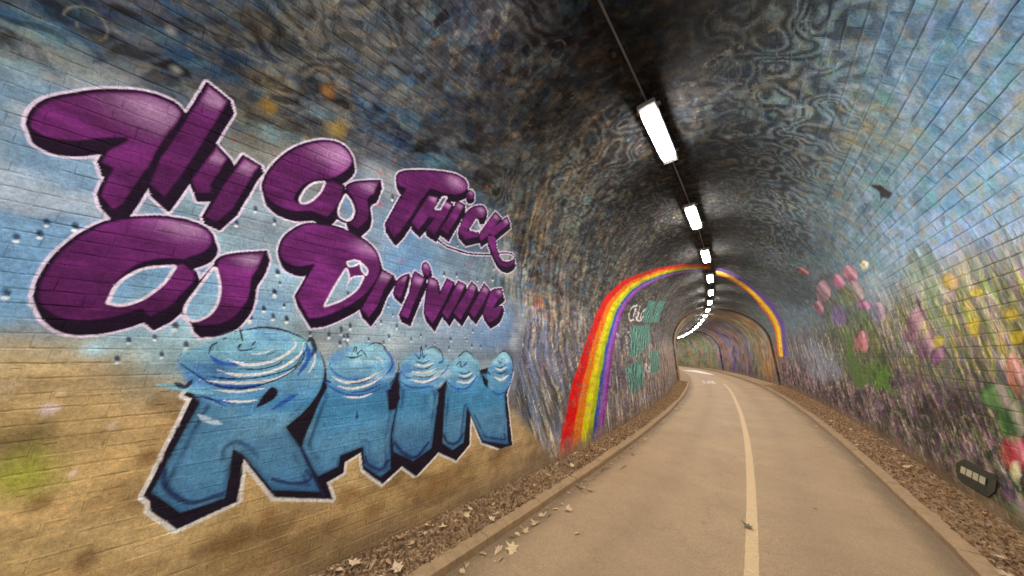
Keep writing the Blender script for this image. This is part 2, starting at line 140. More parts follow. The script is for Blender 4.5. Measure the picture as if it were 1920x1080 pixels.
ELL=[([[8.264,10.23],[8.308,10.547],[8.702,10.811],[9.418,10.979],[10.375,10.986],[11.362,10.772],[12.014,10.343],[11.87,9.868],[10.849,9.58],[9.761,9.53],[8.983,9.665],[8.512,9.917]],[70,82,56]),([[8.126,11.102],[8.48,11.309],[9.129,11.496],[9.987,11.615],[10.865,11.606],[11.434,11.433],[11.419,11.143],[10.814,10.858],[9.9,10.689],[9.028,10.663],[8.401,10.749],[8.096,10.907]],[66,84,50]),([[8.394,11.291],[8.578,11.407],[8.884,11.507],[9.246,11.562],[9.568,11.552],[9.748,11.471],[9.717,11.343],[9.487,11.209],[9.136,11.112],[8.775,11.077],[8.5,11.105],[8.365,11.182]],[90,118,60]),([[9.848,9.652],[10.476,9.842],[11.226,9.967],[11.983,9.972],[12.505,9.826],[12.454,9.571],[11.759,9.313],[10.782,9.147],[9.933,9.098],[9.414,9.148],[9.254,9.274],[9.419,9.45]],[74,64,62]),([[7.847,9.513],[7.951,9.569],[8.107,9.603],[8.279,9.605],[8.423,9.573],[8.49,9.514],[8.454,9.445],[8.325,9.387],[8.148,9.357],[7.979,9.36],[7.859,9.395],[7.813,9.45]],[176,62,84]),([[8.72,9.469],[8.844,9.516],[9.018,9.541],[9.203,9.537],[9.347,9.504],[9.401,9.448],[9.345,9.388],[9.196,9.34],[9.006,9.319],[8.829,9.327],[8.71,9.362],[8.672,9.413]],[150,92,120]),([[10.18,9.483],[10.535,9.537],[10.916,9.553],[11.22,9.523],[11.34,9.451],[11.221,9.36],[10.901,9.281],[10.496,9.235],[10.131,9.232],[9.894,9.268],[9.826,9.332],[9.928,9.409]],[142,96,110]),([[11.521,9.675],[11.728,9.723],[12.0,9.745],[12.271,9.733],[12.461,9.687],[12.504,9.62],[12.38,9.553],[12.133,9.506],[11.843,9.49],[11.595,9.508],[11.445,9.553],[11.419,9.613]],[140,60,90]),([[9.851,10.062],[9.962,10.181],[10.202,10.27],[10.537,10.301],[10.888,10.259],[11.153,10.15],[11.209,10.008],[11.018,9.877],[10.671,9.798],[10.305,9.787],[10.022,9.84],[9.868,9.94]],[122,88,150]),([[8.075,9.796],[8.173,9.865],[8.364,9.911],[8.613,9.92],[8.858,9.887],[9.023,9.817],[9.041,9.732],[8.904,9.658],[8.666,9.616],[8.409,9.617],[8.2,9.656],[8.084,9.721]],[120,100,60]),([[8.021,10.122],[8.11,10.135],[8.269,10.127],[8.462,10.099],[8.635,10.056],[8.734,10.011],[8.728,9.977],[8.621,9.965],[8.45,9.977],[8.263,10.008],[8.109,10.05],[8.022,10.091]],[150,90,130]),([[7.413,10.315],[7.517,10.369],[7.694,10.399],[7.902,10.397],[8.086,10.36],[8.19,10.296],[8.18,10.223],[8.056,10.166],[7.859,10.141],[7.651,10.151],[7.487,10.191],[7.402,10.251]],[96,88,130]),([[8.888,10.73],[8.989,10.811],[9.152,10.871],[9.337,10.895],[9.495,10.873],[9.58,10.81],[9.564,10.722],[9.452,10.636],[9.278,10.577],[9.093,10.56],[8.946,10.588],[8.873,10.65]],[200,105,120]),([[9.541,10.797],[9.661,10.889],[9.857,10.959],[10.086,10.989],[10.286,10.967],[10.397,10.895],[10.384,10.795],[10.247,10.696],[10.032,10.627],[9.803,10.607],[9.62,10.636],[9.527,10.706]],[168,112,110]),([[8.092,10.791],[8.221,10.911],[8.412,11.004],[8.618,11.043],[8.785,11.013],[8.86,10.919],[8.818,10.786],[8.672,10.656],[8.467,10.567],[8.263,10.541],[8.114,10.58],[8.053,10.671]],[104,100,60]),([[10.222,8.855],[10.348,8.849],[10.477,8.817],[10.57,8.768],[10.597,8.715],[10.551,8.673],[10.448,8.654],[10.321,8.663],[10.204,8.696],[10.123,8.744],[10.097,8.795],[10.132,8.835]],[130,60,60]),([[7.129,9.546],[7.195,9.56],[7.281,9.561],[7.363,9.548],[7.421,9.523],[7.434,9.495],[7.399,9.47],[7.326,9.456],[7.239,9.457],[7.16,9.471],[7.109,9.495],[7.098,9.522]],[214,206,170]),([[9.609,11.535],[9.75,11.607],[10.014,11.673],[10.348,11.717],[10.661,11.723],[10.86,11.687],[10.876,11.616],[10.703,11.534],[10.399,11.467],[10.06,11.432],[9.78,11.436],[9.619,11.473]],[72,112,52]),([[5.217,11.91],[5.281,11.986],[5.373,12.054],[5.47,12.098],[5.547,12.102],[5.579,12.063],[5.556,11.992],[5.484,11.91],[5.386,11.841],[5.29,11.804],[5.221,11.806],[5.195,11.845]],[190,40,66]),([[5.162,11.883],[5.213,11.949],[5.281,12.005],[5.348,12.037],[5.396,12.035],[5.411,11.998],[5.386,11.937],[5.331,11.868],[5.26,11.812],[5.194,11.784],[5.151,11.789],[5.139,11.825]],[180,36,60]),([[5.36,12.09],[5.397,12.136],[5.447,12.178],[5.498,12.202],[5.535,12.204],[5.547,12.18],[5.532,12.138],[5.492,12.09],[5.44,12.049],[5.39,12.026],[5.356,12.026],[5.344,12.05]],[190,190,150]),([[4.829,10.435],[4.857,10.455],[4.905,10.466],[4.962,10.463],[5.011,10.448],[5.038,10.424],[5.037,10.397],[5.006,10.376],[4.955,10.366],[4.899,10.37],[4.852,10.386],[4.827,10.41]],[205,185,40]),([[5.059,10.735],[5.105,10.783],[5.168,10.817],[5.232,10.827],[5.28,10.81],[5.297,10.77],[5.278,10.717],[5.228,10.668],[5.162,10.635],[5.099,10.628],[5.056,10.646],[5.041,10.686]],[200,175,50]),([[5.816,10.857],[5.87,10.9],[5.957,10.932],[6.063,10.942],[6.16,10.928],[6.212,10.891],[6.201,10.842],[6.132,10.796],[6.025,10.766],[5.923,10.759],[5.846,10.776],[5.808,10.812]],[180,165,50]),([[4.498,10.68],[4.527,10.706],[4.571,10.723],[4.62,10.726],[4.661,10.714],[4.682,10.689],[4.676,10.659],[4.646,10.632],[4.599,10.616],[4.55,10.614],[4.512,10.627],[4.493,10.651]],[195,165,60]),([[4.542,10.864],[4.576,10.898],[4.628,10.922],[4.684,10.93],[4.73,10.919],[4.752,10.891],[4.743,10.853],[4.706,10.817],[4.652,10.794],[4.596,10.788],[4.553,10.801],[4.534,10.828]],[200,175,40]),([[5.136,10.258],[5.176,10.288],[5.24,10.303],[5.314,10.299],[5.377,10.276],[5.412,10.24],[5.406,10.201],[5.361,10.171],[5.291,10.158],[5.218,10.164],[5.16,10.187],[5.13,10.222]],[170,150,80]),([[6.369,10.668],[6.576,10.745],[6.787,10.793],[6.938,10.792],[6.98,10.741],[6.895,10.653],[6.714,10.558],[6.495,10.484],[6.3,10.45],[6.176,10.459],[6.145,10.506],[6.214,10.581]],[130,66,110]),([[6.265,10.934],[6.44,10.989],[6.613,11.017],[6.732,11.008],[6.758,10.962],[6.681,10.893],[6.527,10.823],[6.345,10.772],[6.185,10.752],[6.086,10.766],[6.067,10.808],[6.131,10.869]],[112,60,104]),([[6.049,11.055],[6.167,11.091],[6.279,11.108],[6.351,11.099],[6.362,11.067],[6.305,11.02],[6.201,10.974],[6.08,10.94],[5.978,10.928],[5.923,10.938],[5.917,10.968],[5.96,11.011]],[118,76,112]),([[5.504,10.364],[5.603,10.46],[5.736,10.526],[5.869,10.542],[5.966,10.499],[5.995,10.406],[5.945,10.29],[5.832,10.188],[5.688,10.131],[5.561,10.127],[5.481,10.174],[5.46,10.261]],[106,128,96]),([[8.787,9.768],[8.875,9.863],[9.057,9.932],[9.307,9.956],[9.572,9.924],[9.766,9.842],[9.81,9.731],[9.679,9.627],[9.43,9.562],[9.156,9.551],[8.934,9.591],[8.806,9.67]],[110,115,70]),([[8.4,10.542],[8.555,10.533],[8.752,10.471],[8.943,10.368],[9.071,10.251],[9.094,10.156],[8.999,10.113],[8.828,10.132],[8.627,10.204],[8.449,10.308],[8.34,10.415],[8.323,10.499]],[100,120,60]),([[9.897,10.461],[9.928,10.577],[10.067,10.668],[10.286,10.711],[10.529,10.692],[10.734,10.611],[10.837,10.488],[10.805,10.359],[10.646,10.264],[10.411,10.229],[10.168,10.261],[9.982,10.347]],[96,112,66]),([[5.472,9.986],[5.646,10.076],[5.839,10.126],[6.009,10.116],[6.111,10.042],[6.067,9.93],[5.898,9.815],[5.676,9.732],[5.471,9.701],[5.338,9.723],[5.298,9.789],[5.348,9.883]],[120,140,118]),([[11.72,11.422],[12.129,11.58],[13.002,11.739],[14.223,11.863],[15.524,11.902],[16.469,11.817],[16.659,11.623],[15.997,11.399],[14.773,11.233],[13.454,11.168],[12.41,11.195],[11.813,11.287]],[122,130,146]),([[4.792,11.208],[4.855,11.292],[4.925,11.356],[4.985,11.384],[5.017,11.365],[5.013,11.304],[4.971,11.218],[4.905,11.132],[4.834,11.07],[4.777,11.047],[4.748,11.068],[4.754,11.127]],[120,66,70]),([[4.787,11.164],[4.839,11.232],[4.903,11.285],[4.96,11.308],[4.995,11.292],[4.997,11.243],[4.965,11.172],[4.909,11.102],[4.844,11.051],[4.789,11.032],[4.758,11.05],[4.757,11.098]],[170,110,70]),([[5.43,12.463],[5.499,12.537],[5.623,12.62],[5.773,12.692],[5.911,12.733],[5.994,12.727],[5.994,12.674],[5.909,12.589],[5.768,12.5],[5.616,12.433],[5.493,12.403],[5.427,12.415]],[40,120,70]),([[4.988,11.586],[5.057,11.663],[5.159,11.732],[5.27,11.772],[5.361,11.772],[5.403,11.727],[5.38,11.65],[5.301,11.565],[5.19,11.497],[5.081,11.464],[5.001,11.472],[4.968,11.516]],[70,130,60]),([[5.035,11.389],[5.095,11.442],[5.205,11.49],[5.338,11.521],[5.462,11.524],[5.537,11.495],[5.539,11.443],[5.464,11.383],[5.34,11.334],[5.204,11.309],[5.094,11.314],[5.034,11.343]],[84,120,70])]
POLYS=[([[8.052,11.116,1],[8.3,11.287,1],[7.916,11.286,1],[8.418,11.414,1],[8.414,11.741,1],[8.821,11.596,1],[9.363,11.74,1],[9.019,11.382,1],[8.689,11.302,1]],[86,120,56]),([[10.411,10.385,1],[9.995,10.576,1],[10.093,11.204,1],[9.093,11.182,1],[9.481,11.579,1],[10.955,11.766,1],[10.934,11.307,1]],[84,104,60])]
BIRD=[[5.192,8.895,1],[5.085,9.0,1],[5.077,9.144,1],[5.208,9.162,1],[5.276,9.099,1],[5.375,9.115,1],[5.211,9.043,1]]
PLAQUE=[[6.648,12.345,1],[6.376,12.235,1],[5.862,12.246,1],[5.803,12.299,1],[5.911,12.432,1],[6.124,12.557,1],[6.712,12.585,1],[6.773,12.476,1]]
WINDOW=[[6.537,12.352,1],[5.976,12.331,1],[6.059,12.423,1],[6.637,12.45,1]]
PANEL=[[-1.318,3.317,1],[-1.116,3.354,1],[-0.683,3.507,1],[-0.155,3.492,1],[0.804,3.791,1],[1.974,4.018,1],[3.094,3.37,1],[3.533,2.402,1],[3.228,1.122,1],[4.212,0.105,1],[3.1,0.008,1],[1.035,0.142,1],[0.114,0.031,1],[-0.747,0.63,1]]
SAND=[[-1.062,1.91,1],[-0.797,1.867,1],[-0.566,1.753,1],[-0.32,1.665,1],[-0.088,1.634,1],[0.76,1.232,1],[3.205,1.124,1],[4.212,0.105,1],[1.035,0.142,1],[0.114,0.031,1],[-0.747,0.63,1]]
SAMP=[[-1.07,3.69,58,72,90],[-0.87,3.85,60,70,92],[-0.65,4.04,66,78,100],[-0.38,4.25,84,84,86],[-0.06,4.5,104,100,92],[0.31,4.78,104,98,90],[0.73,5.11,98,94,96],[1.19,5.5,92,86,94],[1.59,5.86,80,72,80],[1.98,6.25,70,62,66],[2.33,6.67,56,46,46],[2.62,7.09,58,50,48],[2.82,7.5,62,54,50],[2.94,7.89,74,74,74],[2.98,8.24,92,104,116],[2.97,8.55,100,120,140],[2.92,8.82,104,122,150],[2.85,9.06,112,130,156],[-1.06,3.4,120,130,126],[-0.9,3.51,110,125,128],[-0.69,3.67,72,84,96],[-0.37,3.88,70,66,62],[-0.05,4.11,94,92,84],[0.35,4.38,98,94,86],[0.81,4.7,94,90,86],[1.25,5.02,84,80,80],[1.74,5.39,72,66,66],[2.34,5.91,64,58,58],[2.81,6.39,60,52,52],[3.24,6.99,62,54,54],[3.49,7.58,58,52,50],[3.54,8.03,80,80,78],[3.5,8.42,100,110,116],[3.4,8.76,98,118,136],[3.27,9.04,110,124,144],[3.16,9.23,118,134,150],[-1.03,3.06,112,140,150],[-0.74,3.23,118,140,150],[-0.2,3.55,100,100,90],[0.04,3.69,110,100,78],[0.39,3.89,84,84,86],[0.81,4.12,76,82,94],[1.31,4.41,72,72,76],[1.9,4.76,66,60,58],[2.57,5.2,58,50,44],[3.33,5.77,58,48,44],[4.4,7.08,60,52,56],[4.53,7.69,62,60,66],[4.43,8.23,96,96,92],[4.21,8.68,128,122,98],[3.94,9.04,112,124,134],[3.73,9.27,110,130,160],[3.53,9.47,140,132,116],[-0.96,2.78,120,145,160],[-0.81,2.85,125,148,160],[-0.48,3.0,122,146,160],[-0.04,3.2,112,122,132],[0.96,3.64,80,100,116],[1.53,3.89,72,92,108],[2.25,4.22,72,72,70],[2.95,4.55,74,66,54],[3.75,4.96,72,62,52],[4.6,5.47,56,48,44],[5.31,6.02,48,42,42],[6.07,7.43,60,52,50],[5.89,8.03,70,70,76],[5.51,8.53,108,110,104],[5.07,8.93,112,124,130],[4.55,9.32,112,130,142],[4.11,9.6,124,138,170],[3.84,9.76,132,146,160],[-0.89,2.48,110,145,168],[-0.41,2.64,115,148,165],[0.14,2.81,120,140,155],[0.97,3.06,115,135,155],[1.32,3.17,90,125,155],[2.37,3.5,70,100,125],[3.21,3.75,92,84,68],[4.27,4.1,84,76,66],[5.68,4.61,66,58,52],[7.52,5.43,56,48,46],[9.01,7.41,62,54,50],[8.3,8.21,60,58,56],[7.5,8.7,76,80,80],[6.68,9.1,104,108,110],[5.55,9.56,126,132,150],[4.77,9.86,140,150,185],[4.2,10.07,142,150,170],[-0.84,2.18,95,140,175],[-0.44,2.25,110,150,175],[0.32,2.38,115,145,165],[1.17,2.53,90,130,165],[3.19,2.88,85,110,125],[4.05,3.02,110,88,72],[5.47,3.27,90,78,64],[7.28,3.61,80,68,58],[15.94,7.63,78,70,66],[12.04,8.93,62,54,50],[9.75,9.44,84,80,76],[7.06,9.96,120,124,124],[5.55,10.25,150,150,120],[4.92,10.37,140,140,120],[4.46,10.46,146,146,112],[-0.78,1.98,100,150,170],[-0.39,2.01,110,155,175],[0.11,2.05,120,155,170],[1.1,2.13,125,140,150],[1.93,2.19,120,140,160],[2.86,2.26,110,130,150],[3.6,2.32,105,110,125],[4.59,2.4,95,88,76],[13.88,3.17,90,80,74],[24.52,8.98,92,84,72],[16.66,9.74,90,84,82],[11.45,10.18,88,88,76],[6.78,10.58,110,110,104],[5.84,10.66,130,130,90],[4.99,10.73,140,140,100],[4.58,10.77,140,130,70],[-0.73,1.78,175,140,85],[-0.59,1.78,150,155,135],[-0.41,1.78,120,160,175],[-0.19,1.78,130,150,155],[1.15,1.76,120,150,165],[3.46,1.72,100,105,120],[4.35,1.71,95,90,90],[8.17,1.65,104,96,88],[16.66,1.5,120,100,78],[58.97,12.09,110,120,90],[46.4,11.83,80,72,110],[39.2,11.69,110,90,70],[32.59,11.56,110,96,72],[25.86,11.44,130,100,76],[17.77,11.29,104,104,106],[14.04,11.23,120,126,130],[9.59,11.15,90,90,70],[7.26,11.12,90,86,80],[6.18,11.1,112,104,100],[5.3,11.09,110,104,96],[4.84,11.08,120,90,70],[-0.67,1.56,178,146,92],[-0.47,1.54,176,142,86],[-0.18,1.51,170,140,90],[0.73,1.41,165,135,85],[3.71,1.07,90,100,110],[4.47,0.98,80,82,78],[9.42,0.37,120,104,92],[14.11,12.6,112,96,90],[9.73,12.04,104,84,92],[7.41,11.75,88,78,80],[6.03,11.58,80,74,74],[5.24,11.48,88,96,70],[-0.63,1.33,150,140,70],[-0.43,1.28,172,140,90],[-0.17,1.23,160,125,75],[0.43,1.1,168,138,86],[1.83,0.8,168,138,86],[3.44,0.45,150,125,95],[3.96,0.33,130,115,95],[10.4,13.12,118,90,92],[8.1,12.57,104,84,88],[6.66,12.24,96,88,82],[5.54,11.97,90,100,70],[-0.56,1.09,178,150,100],[-0.32,1.01,176,144,90],[0.48,0.76,170,138,86],[1.1,0.57,168,135,85],[1.87,0.33,165,132,82],[2.62,0.1,160,128,84],[6.38,12.68,120,105,92],[5.59,12.41,60,120,70],[-0.51,0.86,172,142,92],[-0.23,0.75,168,138,92],[0.24,0.56,160,130,84],[0.74,0.36,150,122,84],[1.11,0.22,140,115,85]]
STROKES=[([[-0.216,1.638],[-0.14,1.619],[-0.035,1.584],[0.052,1.563]],0.0239,[122,178,200]),([[-0.007,1.82],[0.045,1.775],[0.127,1.761],[0.196,1.773]],0.0208,[50,84,168]),([[-0.081,1.72],[0.04,1.628],[0.179,1.597],[0.324,1.61]],0.0142,[50,84,168]),([[-0.021,1.562],[0.083,1.51],[0.177,1.479]],0.0113,[50,84,168]),([[0.409,1.414],[0.507,1.483],[0.56,1.511]],0.0222,[50,84,168]),([[0.556,1.928],[0.591,1.803],[0.536,1.664]],0.0216,[50,84,168]),([[0.086,1.797],[0.2,1.754],[0.324,1.771],[0.423,1.829],[0.483,1.908],[0.46,1.96]],0.0153,[222,228,238]),([[0.044,1.723],[0.165,1.681],[0.311,1.69],[0.437,1.744],[0.524,1.838],[0.533,1.927]],0.0134,[222,228,238]),([[-0.04,1.661],[0.094,1.632],[0.247,1.623],[0.398,1.646],[0.525,1.733]],0.0114,[222,228,238]),([[0.047,1.587],[0.185,1.562],[0.33,1.575]],0.0101,[222,228,238]),([[0.116,1.507],[0.222,1.489],[0.306,1.495]],0.0102,[222,228,238]),([[0.004,1.429],[0.053,1.389],[0.134,1.349]],0.0222,[170,190,210]),([[0.186,1.828],[0.285,1.845],[0.346,1.879]],0.0079,[222,228,238]),([[0.608,1.893],[0.641,1.784],[0.609,1.679]],0.0109,[222,228,238]),([[0.084,2.0],[0.153,2.02],[0.251,2.044],[0.362,2.034],[0.47,1.996],[0.569,1.946]],0.0111,[26,34,62]),([[0.569,1.946],[0.585,1.965],[0.626,1.884],[0.615,1.829]],0.0254,[26,34,62]),([[0.67,1.857],[0.719,1.747],[0.74,1.637],[0.721,1.514]],0.011,[26,34,62]),([[-0.113,1.834],[-0.156,1.827],[-0.163,1.799],[-0.128,1.756],[-0.068,1.705],[0.005,1.645],[0.1,1.598],[0.229,1.586],[0.349,1.616],[0.475,1.684],[0.547,1.785],[0.559,1.91]],0.0072,[26,34,62]),([[-0.02,1.835],[-0.02,1.864],[-0.011,1.902],[0.028,1.927]],0.0074,[26,34,62]),([[0.289,1.82],[0.363,1.859]],0.0065,[26,34,62]),([[0.156,1.727],[0.28,1.72],[0.38,1.75],[0.416,1.786]],0.0077,[26,34,62]),([[-0.057,1.702],[0.054,1.668],[0.193,1.653],[0.341,1.67],[0.497,1.731],[0.552,1.856]],0.0071,[26,34,62]),([[-0.038,1.547],[0.037,1.529],[0.135,1.465]],0.0084,[26,34,62]),([[0.119,1.875],[0.136,1.907],[0.134,1.867],[0.18,1.865],[0.229,1.885]],0.0078,[26,34,62]),([[0.108,2.034],[0.144,1.931]],0.0064,[26,34,62]),([[-0.139,1.642],[-0.091,1.615],[-0.069,1.656]],0.0192,[26,34,62]),([[-0.011,1.902],[0.008,1.914]],0.0105,[26,34,62]),([[0.032,1.939],[0.055,1.956]],0.0092,[26,34,62]),([[0.2,1.892],[0.218,1.934]],0.008,[26,34,62]),([[1.237,1.897],[1.322,1.808],[1.342,1.718],[1.285,1.632]],0.0179,[50,84,168]),([[0.757,1.778],[0.773,1.716],[0.856,1.643],[0.999,1.604],[1.16,1.637],[1.276,1.719]],0.0093,[50,84,168]),([[0.732,1.611],[0.828,1.529],[0.954,1.473],[1.114,1.459],[1.297,1.527]],0.0121,[50,84,168]),([[0.798,1.638],[0.924,1.581],[1.08,1.599],[1.227,1.669]],0.017,[222,228,238]),([[0.853,1.555],[0.978,1.523],[1.136,1.552],[1.251,1.616]],0.0154,[222,228,238]),([[0.91,1.462],[1.052,1.439],[1.18,1.469]],0.0124,[222,228,238]),([[1.137,1.826],[1.233,1.773],[1.241,1.703]],0.0104,[222,228,238]),([[1.074,1.92],[1.14,1.952],[1.215,1.933],[1.278,1.862]],0.0104,[26,34,62]),([[1.414,1.771],[1.411,1.644],[1.333,1.533]],0.0092,[26,34,62]),([[0.877,1.817],[0.956,1.805],[1.034,1.834]],0.0097,[26,34,62]),([[0.937,1.834],[0.959,1.909],[0.984,1.842],[1.021,1.876],[1.08,1.8]],0.0082,[26,34,62]),([[0.926,1.565],[1.082,1.58],[1.171,1.62]],0.0079,[26,34,62]),([[0.951,1.493],[1.109,1.496],[1.241,1.548]],0.0079,[26,34,62]),([[0.73,1.626],[0.791,1.589]],0.0106,[26,34,62]),([[0.856,1.972],[0.896,1.907]],0.0066,[26,34,62]),([[1.959,1.827],[1.964,1.765],[1.904,1.735]],0.0167,[50,84,168]),([[1.445,1.661],[1.544,1.583],[1.766,1.529],[1.999,1.636],[2.068,1.764]],0.0127,[50,84,168]),([[1.425,1.572],[1.595,1.488],[1.863,1.484]],0.0143,[50,84,168]),([[1.594,1.727],[1.728,1.713],[1.842,1.746]],0.0152,[222,228,238]),([[1.579,1.656],[1.734,1.635],[1.883,1.681]],0.0169,[222,228,238]),([[1.545,1.574],[1.743,1.54],[1.951,1.602]],0.0184,[222,228,238]),([[1.735,1.897],[1.828,1.925],[1.931,1.869],[1.963,1.786]],0.01,[26,34,62]),([[1.611,1.765],[1.702,1.744],[1.792,1.775]],0.0115,[26,34,62]),([[1.597,1.697],[1.73,1.679],[1.844,1.722]],0.0095,[26,34,62]),([[1.562,1.615],[1.761,1.587],[1.899,1.632]],0.0093,[26,34,62]),([[1.593,1.846],[1.653,1.797],[1.664,1.926],[1.697,1.807],[1.739,1.847]],0.0097,[26,34,62]),([[2.029,1.557],[2.141,1.448],[2.365,1.427],[2.539,1.575]],0.0163,[50,84,168]),([[2.214,1.59],[2.328,1.576],[2.439,1.616]],0.017,[222,228,238]),([[2.191,1.517],[2.361,1.492],[2.478,1.556]],0.0189,[222,228,238]),([[2.147,1.785],[2.312,1.884],[2.436,1.817],[2.455,1.737]],0.0108,[26,34,62]),([[2.213,1.618],[2.327,1.602],[2.414,1.634]],0.0128,[26,34,62]),([[2.202,1.559],[2.345,1.538],[2.461,1.595]],0.0106,[26,34,62]),([[2.166,1.709],[2.233,1.751],[2.251,1.685],[2.334,1.739],[2.293,1.691]],0.0107,[26,34,62]),([[2.737,1.404],[2.91,1.297],[3.091,1.341],[3.205,1.47]],0.0161,[50,84,168]),([[2.85,1.658],[2.958,1.628],[3.081,1.662]],0.0169,[222,228,238]),([[2.835,1.538],[2.978,1.492],[3.127,1.549]],0.019,[222,228,238]),([[2.865,1.817],[3.029,1.894],[3.185,1.804],[3.225,1.673],[3.166,1.472]],0.0124,[26,34,62]),([[2.85,1.689],[2.94,1.655],[3.05,1.687]],0.0121,[26,34,62]),([[2.834,1.61],[2.959,1.574],[3.108,1.62]],0.012,[26,34,62]),([[2.698,1.627],[2.767,1.561]],0.0164,[26,34,62]),([[2.902,1.767],[2.957,1.729],[2.993,1.792]],0.0099,[26,34,62])]
HEADS=[[[-0.165,1.806],[-0.11,1.87],[-0.018,1.94],[0.106,2.013],[0.278,2.046],[0.469,2.0],[0.622,1.912],[0.692,1.82],[0.73,1.674],[0.713,1.515],[0.578,1.394],[0.264,1.388],[0.045,1.486],[-0.057,1.593]],[[0.73,1.671],[0.758,1.825],[0.925,1.925],[1.14,1.952],[1.278,1.862],[1.388,1.735],[1.384,1.592],[1.252,1.446],[1.022,1.42],[0.805,1.486]],[[1.414,1.68],[1.519,1.845],[1.688,1.906],[1.828,1.925],[1.961,1.807],[2.082,1.742],[2.007,1.518],[1.779,1.38],[1.516,1.458]],[[2.011,1.64],[2.147,1.785],[2.312,1.884],[2.442,1.817],[2.566,1.712],[2.542,1.508],[2.34,1.348],[2.117,1.409]],[[2.698,1.639],[2.865,1.817],[3.029,1.901],[3.185,1.804],[3.237,1.673],[3.166,1.422],[2.981,1.267],[2.772,1.355]]]
# ------------------------------------------------------------------ mural painter: colour of the paint at wall position (s,q)
def h2(ix,iy,seed):
    a=(ix.astype(np.int64)*374761393+iy.astype(np.int64)*668265263+seed*974711+1013904223)&0xffffffff
    a=((a^(a>>13))*1274126177)&0xffffffff; a=((a^(a>>16))*2246822519)&0xffffffff; return ((a^(a>>15))&0xffffff)/float(0x1000000)
def vnoise(x,y,seed):
    ix=np.floor(x);iy=np.floor(y);fx=x-ix;fy=y-iy;fx=fx*fx*(3-2*fx);fy=fy*fy*(3-2*fy)
    a=h2(ix,iy,seed);b=h2(ix+1,iy,seed);c=h2(ix,iy+1,seed);d=h2(ix+1,iy+1,seed)
    return a+(b-a)*fx+(c-a)*fy+(a-b-c+d)*fx*fy
def fbm(x,y,seed,o=4):
    r=0;w=0;k=1.
    for i in range(o): r=r+vnoise(x*2**i,y*2**i,seed+i)*k; w+=k; k*=.55
    return r/w
def cells(x,y,seed):
    ix=np.floor(x);iy=np.floor(y);b1=np.full(x.shape,9.);b2=b1.copy();idx=ix.copy();idy=iy.copy()
    for dx in (-1,0,1):
        for dy in (-1,0,1):
            cx=ix+dx;cy=iy+dy; d=(cx+h2(cx,cy,seed)-x)**2+(cy+h2(cx,cy,seed+7)-y)**2
            c=d<b1; b2=np.where(c,b1,np.minimum(b2,d)); idx=np.where(c,cx,idx); idy=np.where(c,cy,idy); b1=np.where(c,d,b1)
    return idx,idy,np.sqrt(b2)-np.sqrt(b1)
def sst(a,b,x):
    t=np.clip((x-a)/(b-a),0,1); return t*t*(3-2*t)
def smooth_poly(P,n=8):
    "closed Catmull-Rom; a third value marks a corner"
    m=len(P); out=[]
    p=np.array([[a[0],a[1]] for a in P]); c=[len(a)>2 for a in P]
    for i in range(m):
        p1,p2=p[i],p[(i+1)%m]
        if c[i] and c[(i+1)%m]: out.append(p1); continue
        p0=p1-(p2-p1) if c[i] else p[i-1]; p3=p2+(p2-p1) if c[(i+1)%m] else p[(i+2)%m]
        for t in np.arange(n)/n: out.append(.5*(2*p1+(p2-p0)*t+(2*p0-5*p1+4*p2-p3)*t*t+(3*p1-p0-3*p2+p3)*t**3))
    return np.array(out)
def curve_open(P,n=8):
    p=np.array([a[:2] for a in P]); p=np.vstack([2*p[0]-p[1],p,2*p[-1]-p[-2]]); out=[]
    for i in range(1,len(p)-2):
        p0,p1,p2,p3=p[i-1:i+3]
        for t in np.arange(n)/n: out.append(.5*(2*p1+(p2-p0)*t+(2*p0-5*p1+4*p2-p3)*t*t+(3*p1-p0-3*p2+p3)*t**3))
    out.append(p[-2]); return np.array(out)
def segdist(pts,A,B):
    best=np.full(len(pts),1e9)
    for a,b in zip(A,B):
        ab=b-a; t=np.clip(((pts-a)@ab)/(ab@ab+1e-12),0,1); d=pts-a-t[:,None]*ab; best=np.minimum(best,d[:,0]**2+d[:,1]**2)
    return np.sqrt(best)
def psdf(pts,poly):
    "signed distance, negative inside"
    A=poly; B=np.roll(poly,-1,0); d=segdist(pts,A,B); ins=np.zeros(len(pts),bool)
    for a,b in zip(A,B):
        if a[1]==b[1]: continue
        c=((a[1]>pts[:,1])!=(b[1]>pts[:,1]))&(pts[:,0]<(b[0]-a[0])*(pts[:,1]-a[1])/(b[1]-a[1])+a[0]); ins^=c
    return np.where(ins,-d,d)
def box(s,q,poly,m):
    return np.where((s>poly[:,0].min()-m)&(s<poly[:,0].max()+m)&(q>poly[:,1].min()-m)&(q<poly[:,1].max()+m))[0]
def mix(col,idx,c,a):
    col[idx]=col[idx]*(1-a[:,None])+np.asarray(c)*a[:,None]
L=lin
PAL_UP=np.array([L(c) for c in [(34,28,30),(128,124,112),(66,92,116),(132,112,82),(44,58,82),(98,100,98),(50,42,38),(92,118,122),(70,64,62),(112,104,100)]])
PAL_SKY=np.array([L(c) for c in [(90,126,152),(128,156,178),(100,140,140),(146,134,110),(76,102,124),(132,146,170),(112,130,142)]])
PAL_LOW=np.array([L(c) for c in [(60,42,58),(98,70,94),(46,58,42),(140,118,112),(58,48,52),(82,100,64),(128,92,116),(150,140,132),(44,40,44)]])
PAL_ST=np.array([L(c) for c in [(190,178,152),(66,52,82),(92,112,146),(60,72,50),(126,136,158),(48,42,48),(156,134,112),(88,84,78),(104,96,116)]])
PAL_BR=np.array([L(c) for c in [(160,100,66),(100,130,150),(160,112,104),(96,84,74),(120,124,128),(140,112,70),(84,98,110)]])
PAL_FL=np.array([L(c) for c in [(170,160,70),(120,140,90),(160,160,150),(100,120,110),(150,130,150),(90,80,90),(190,170,90),(110,104,96)]])
_SM=np.array(SAMP,float); _SC=np.array([lin(r[2:]) for r in _SM])
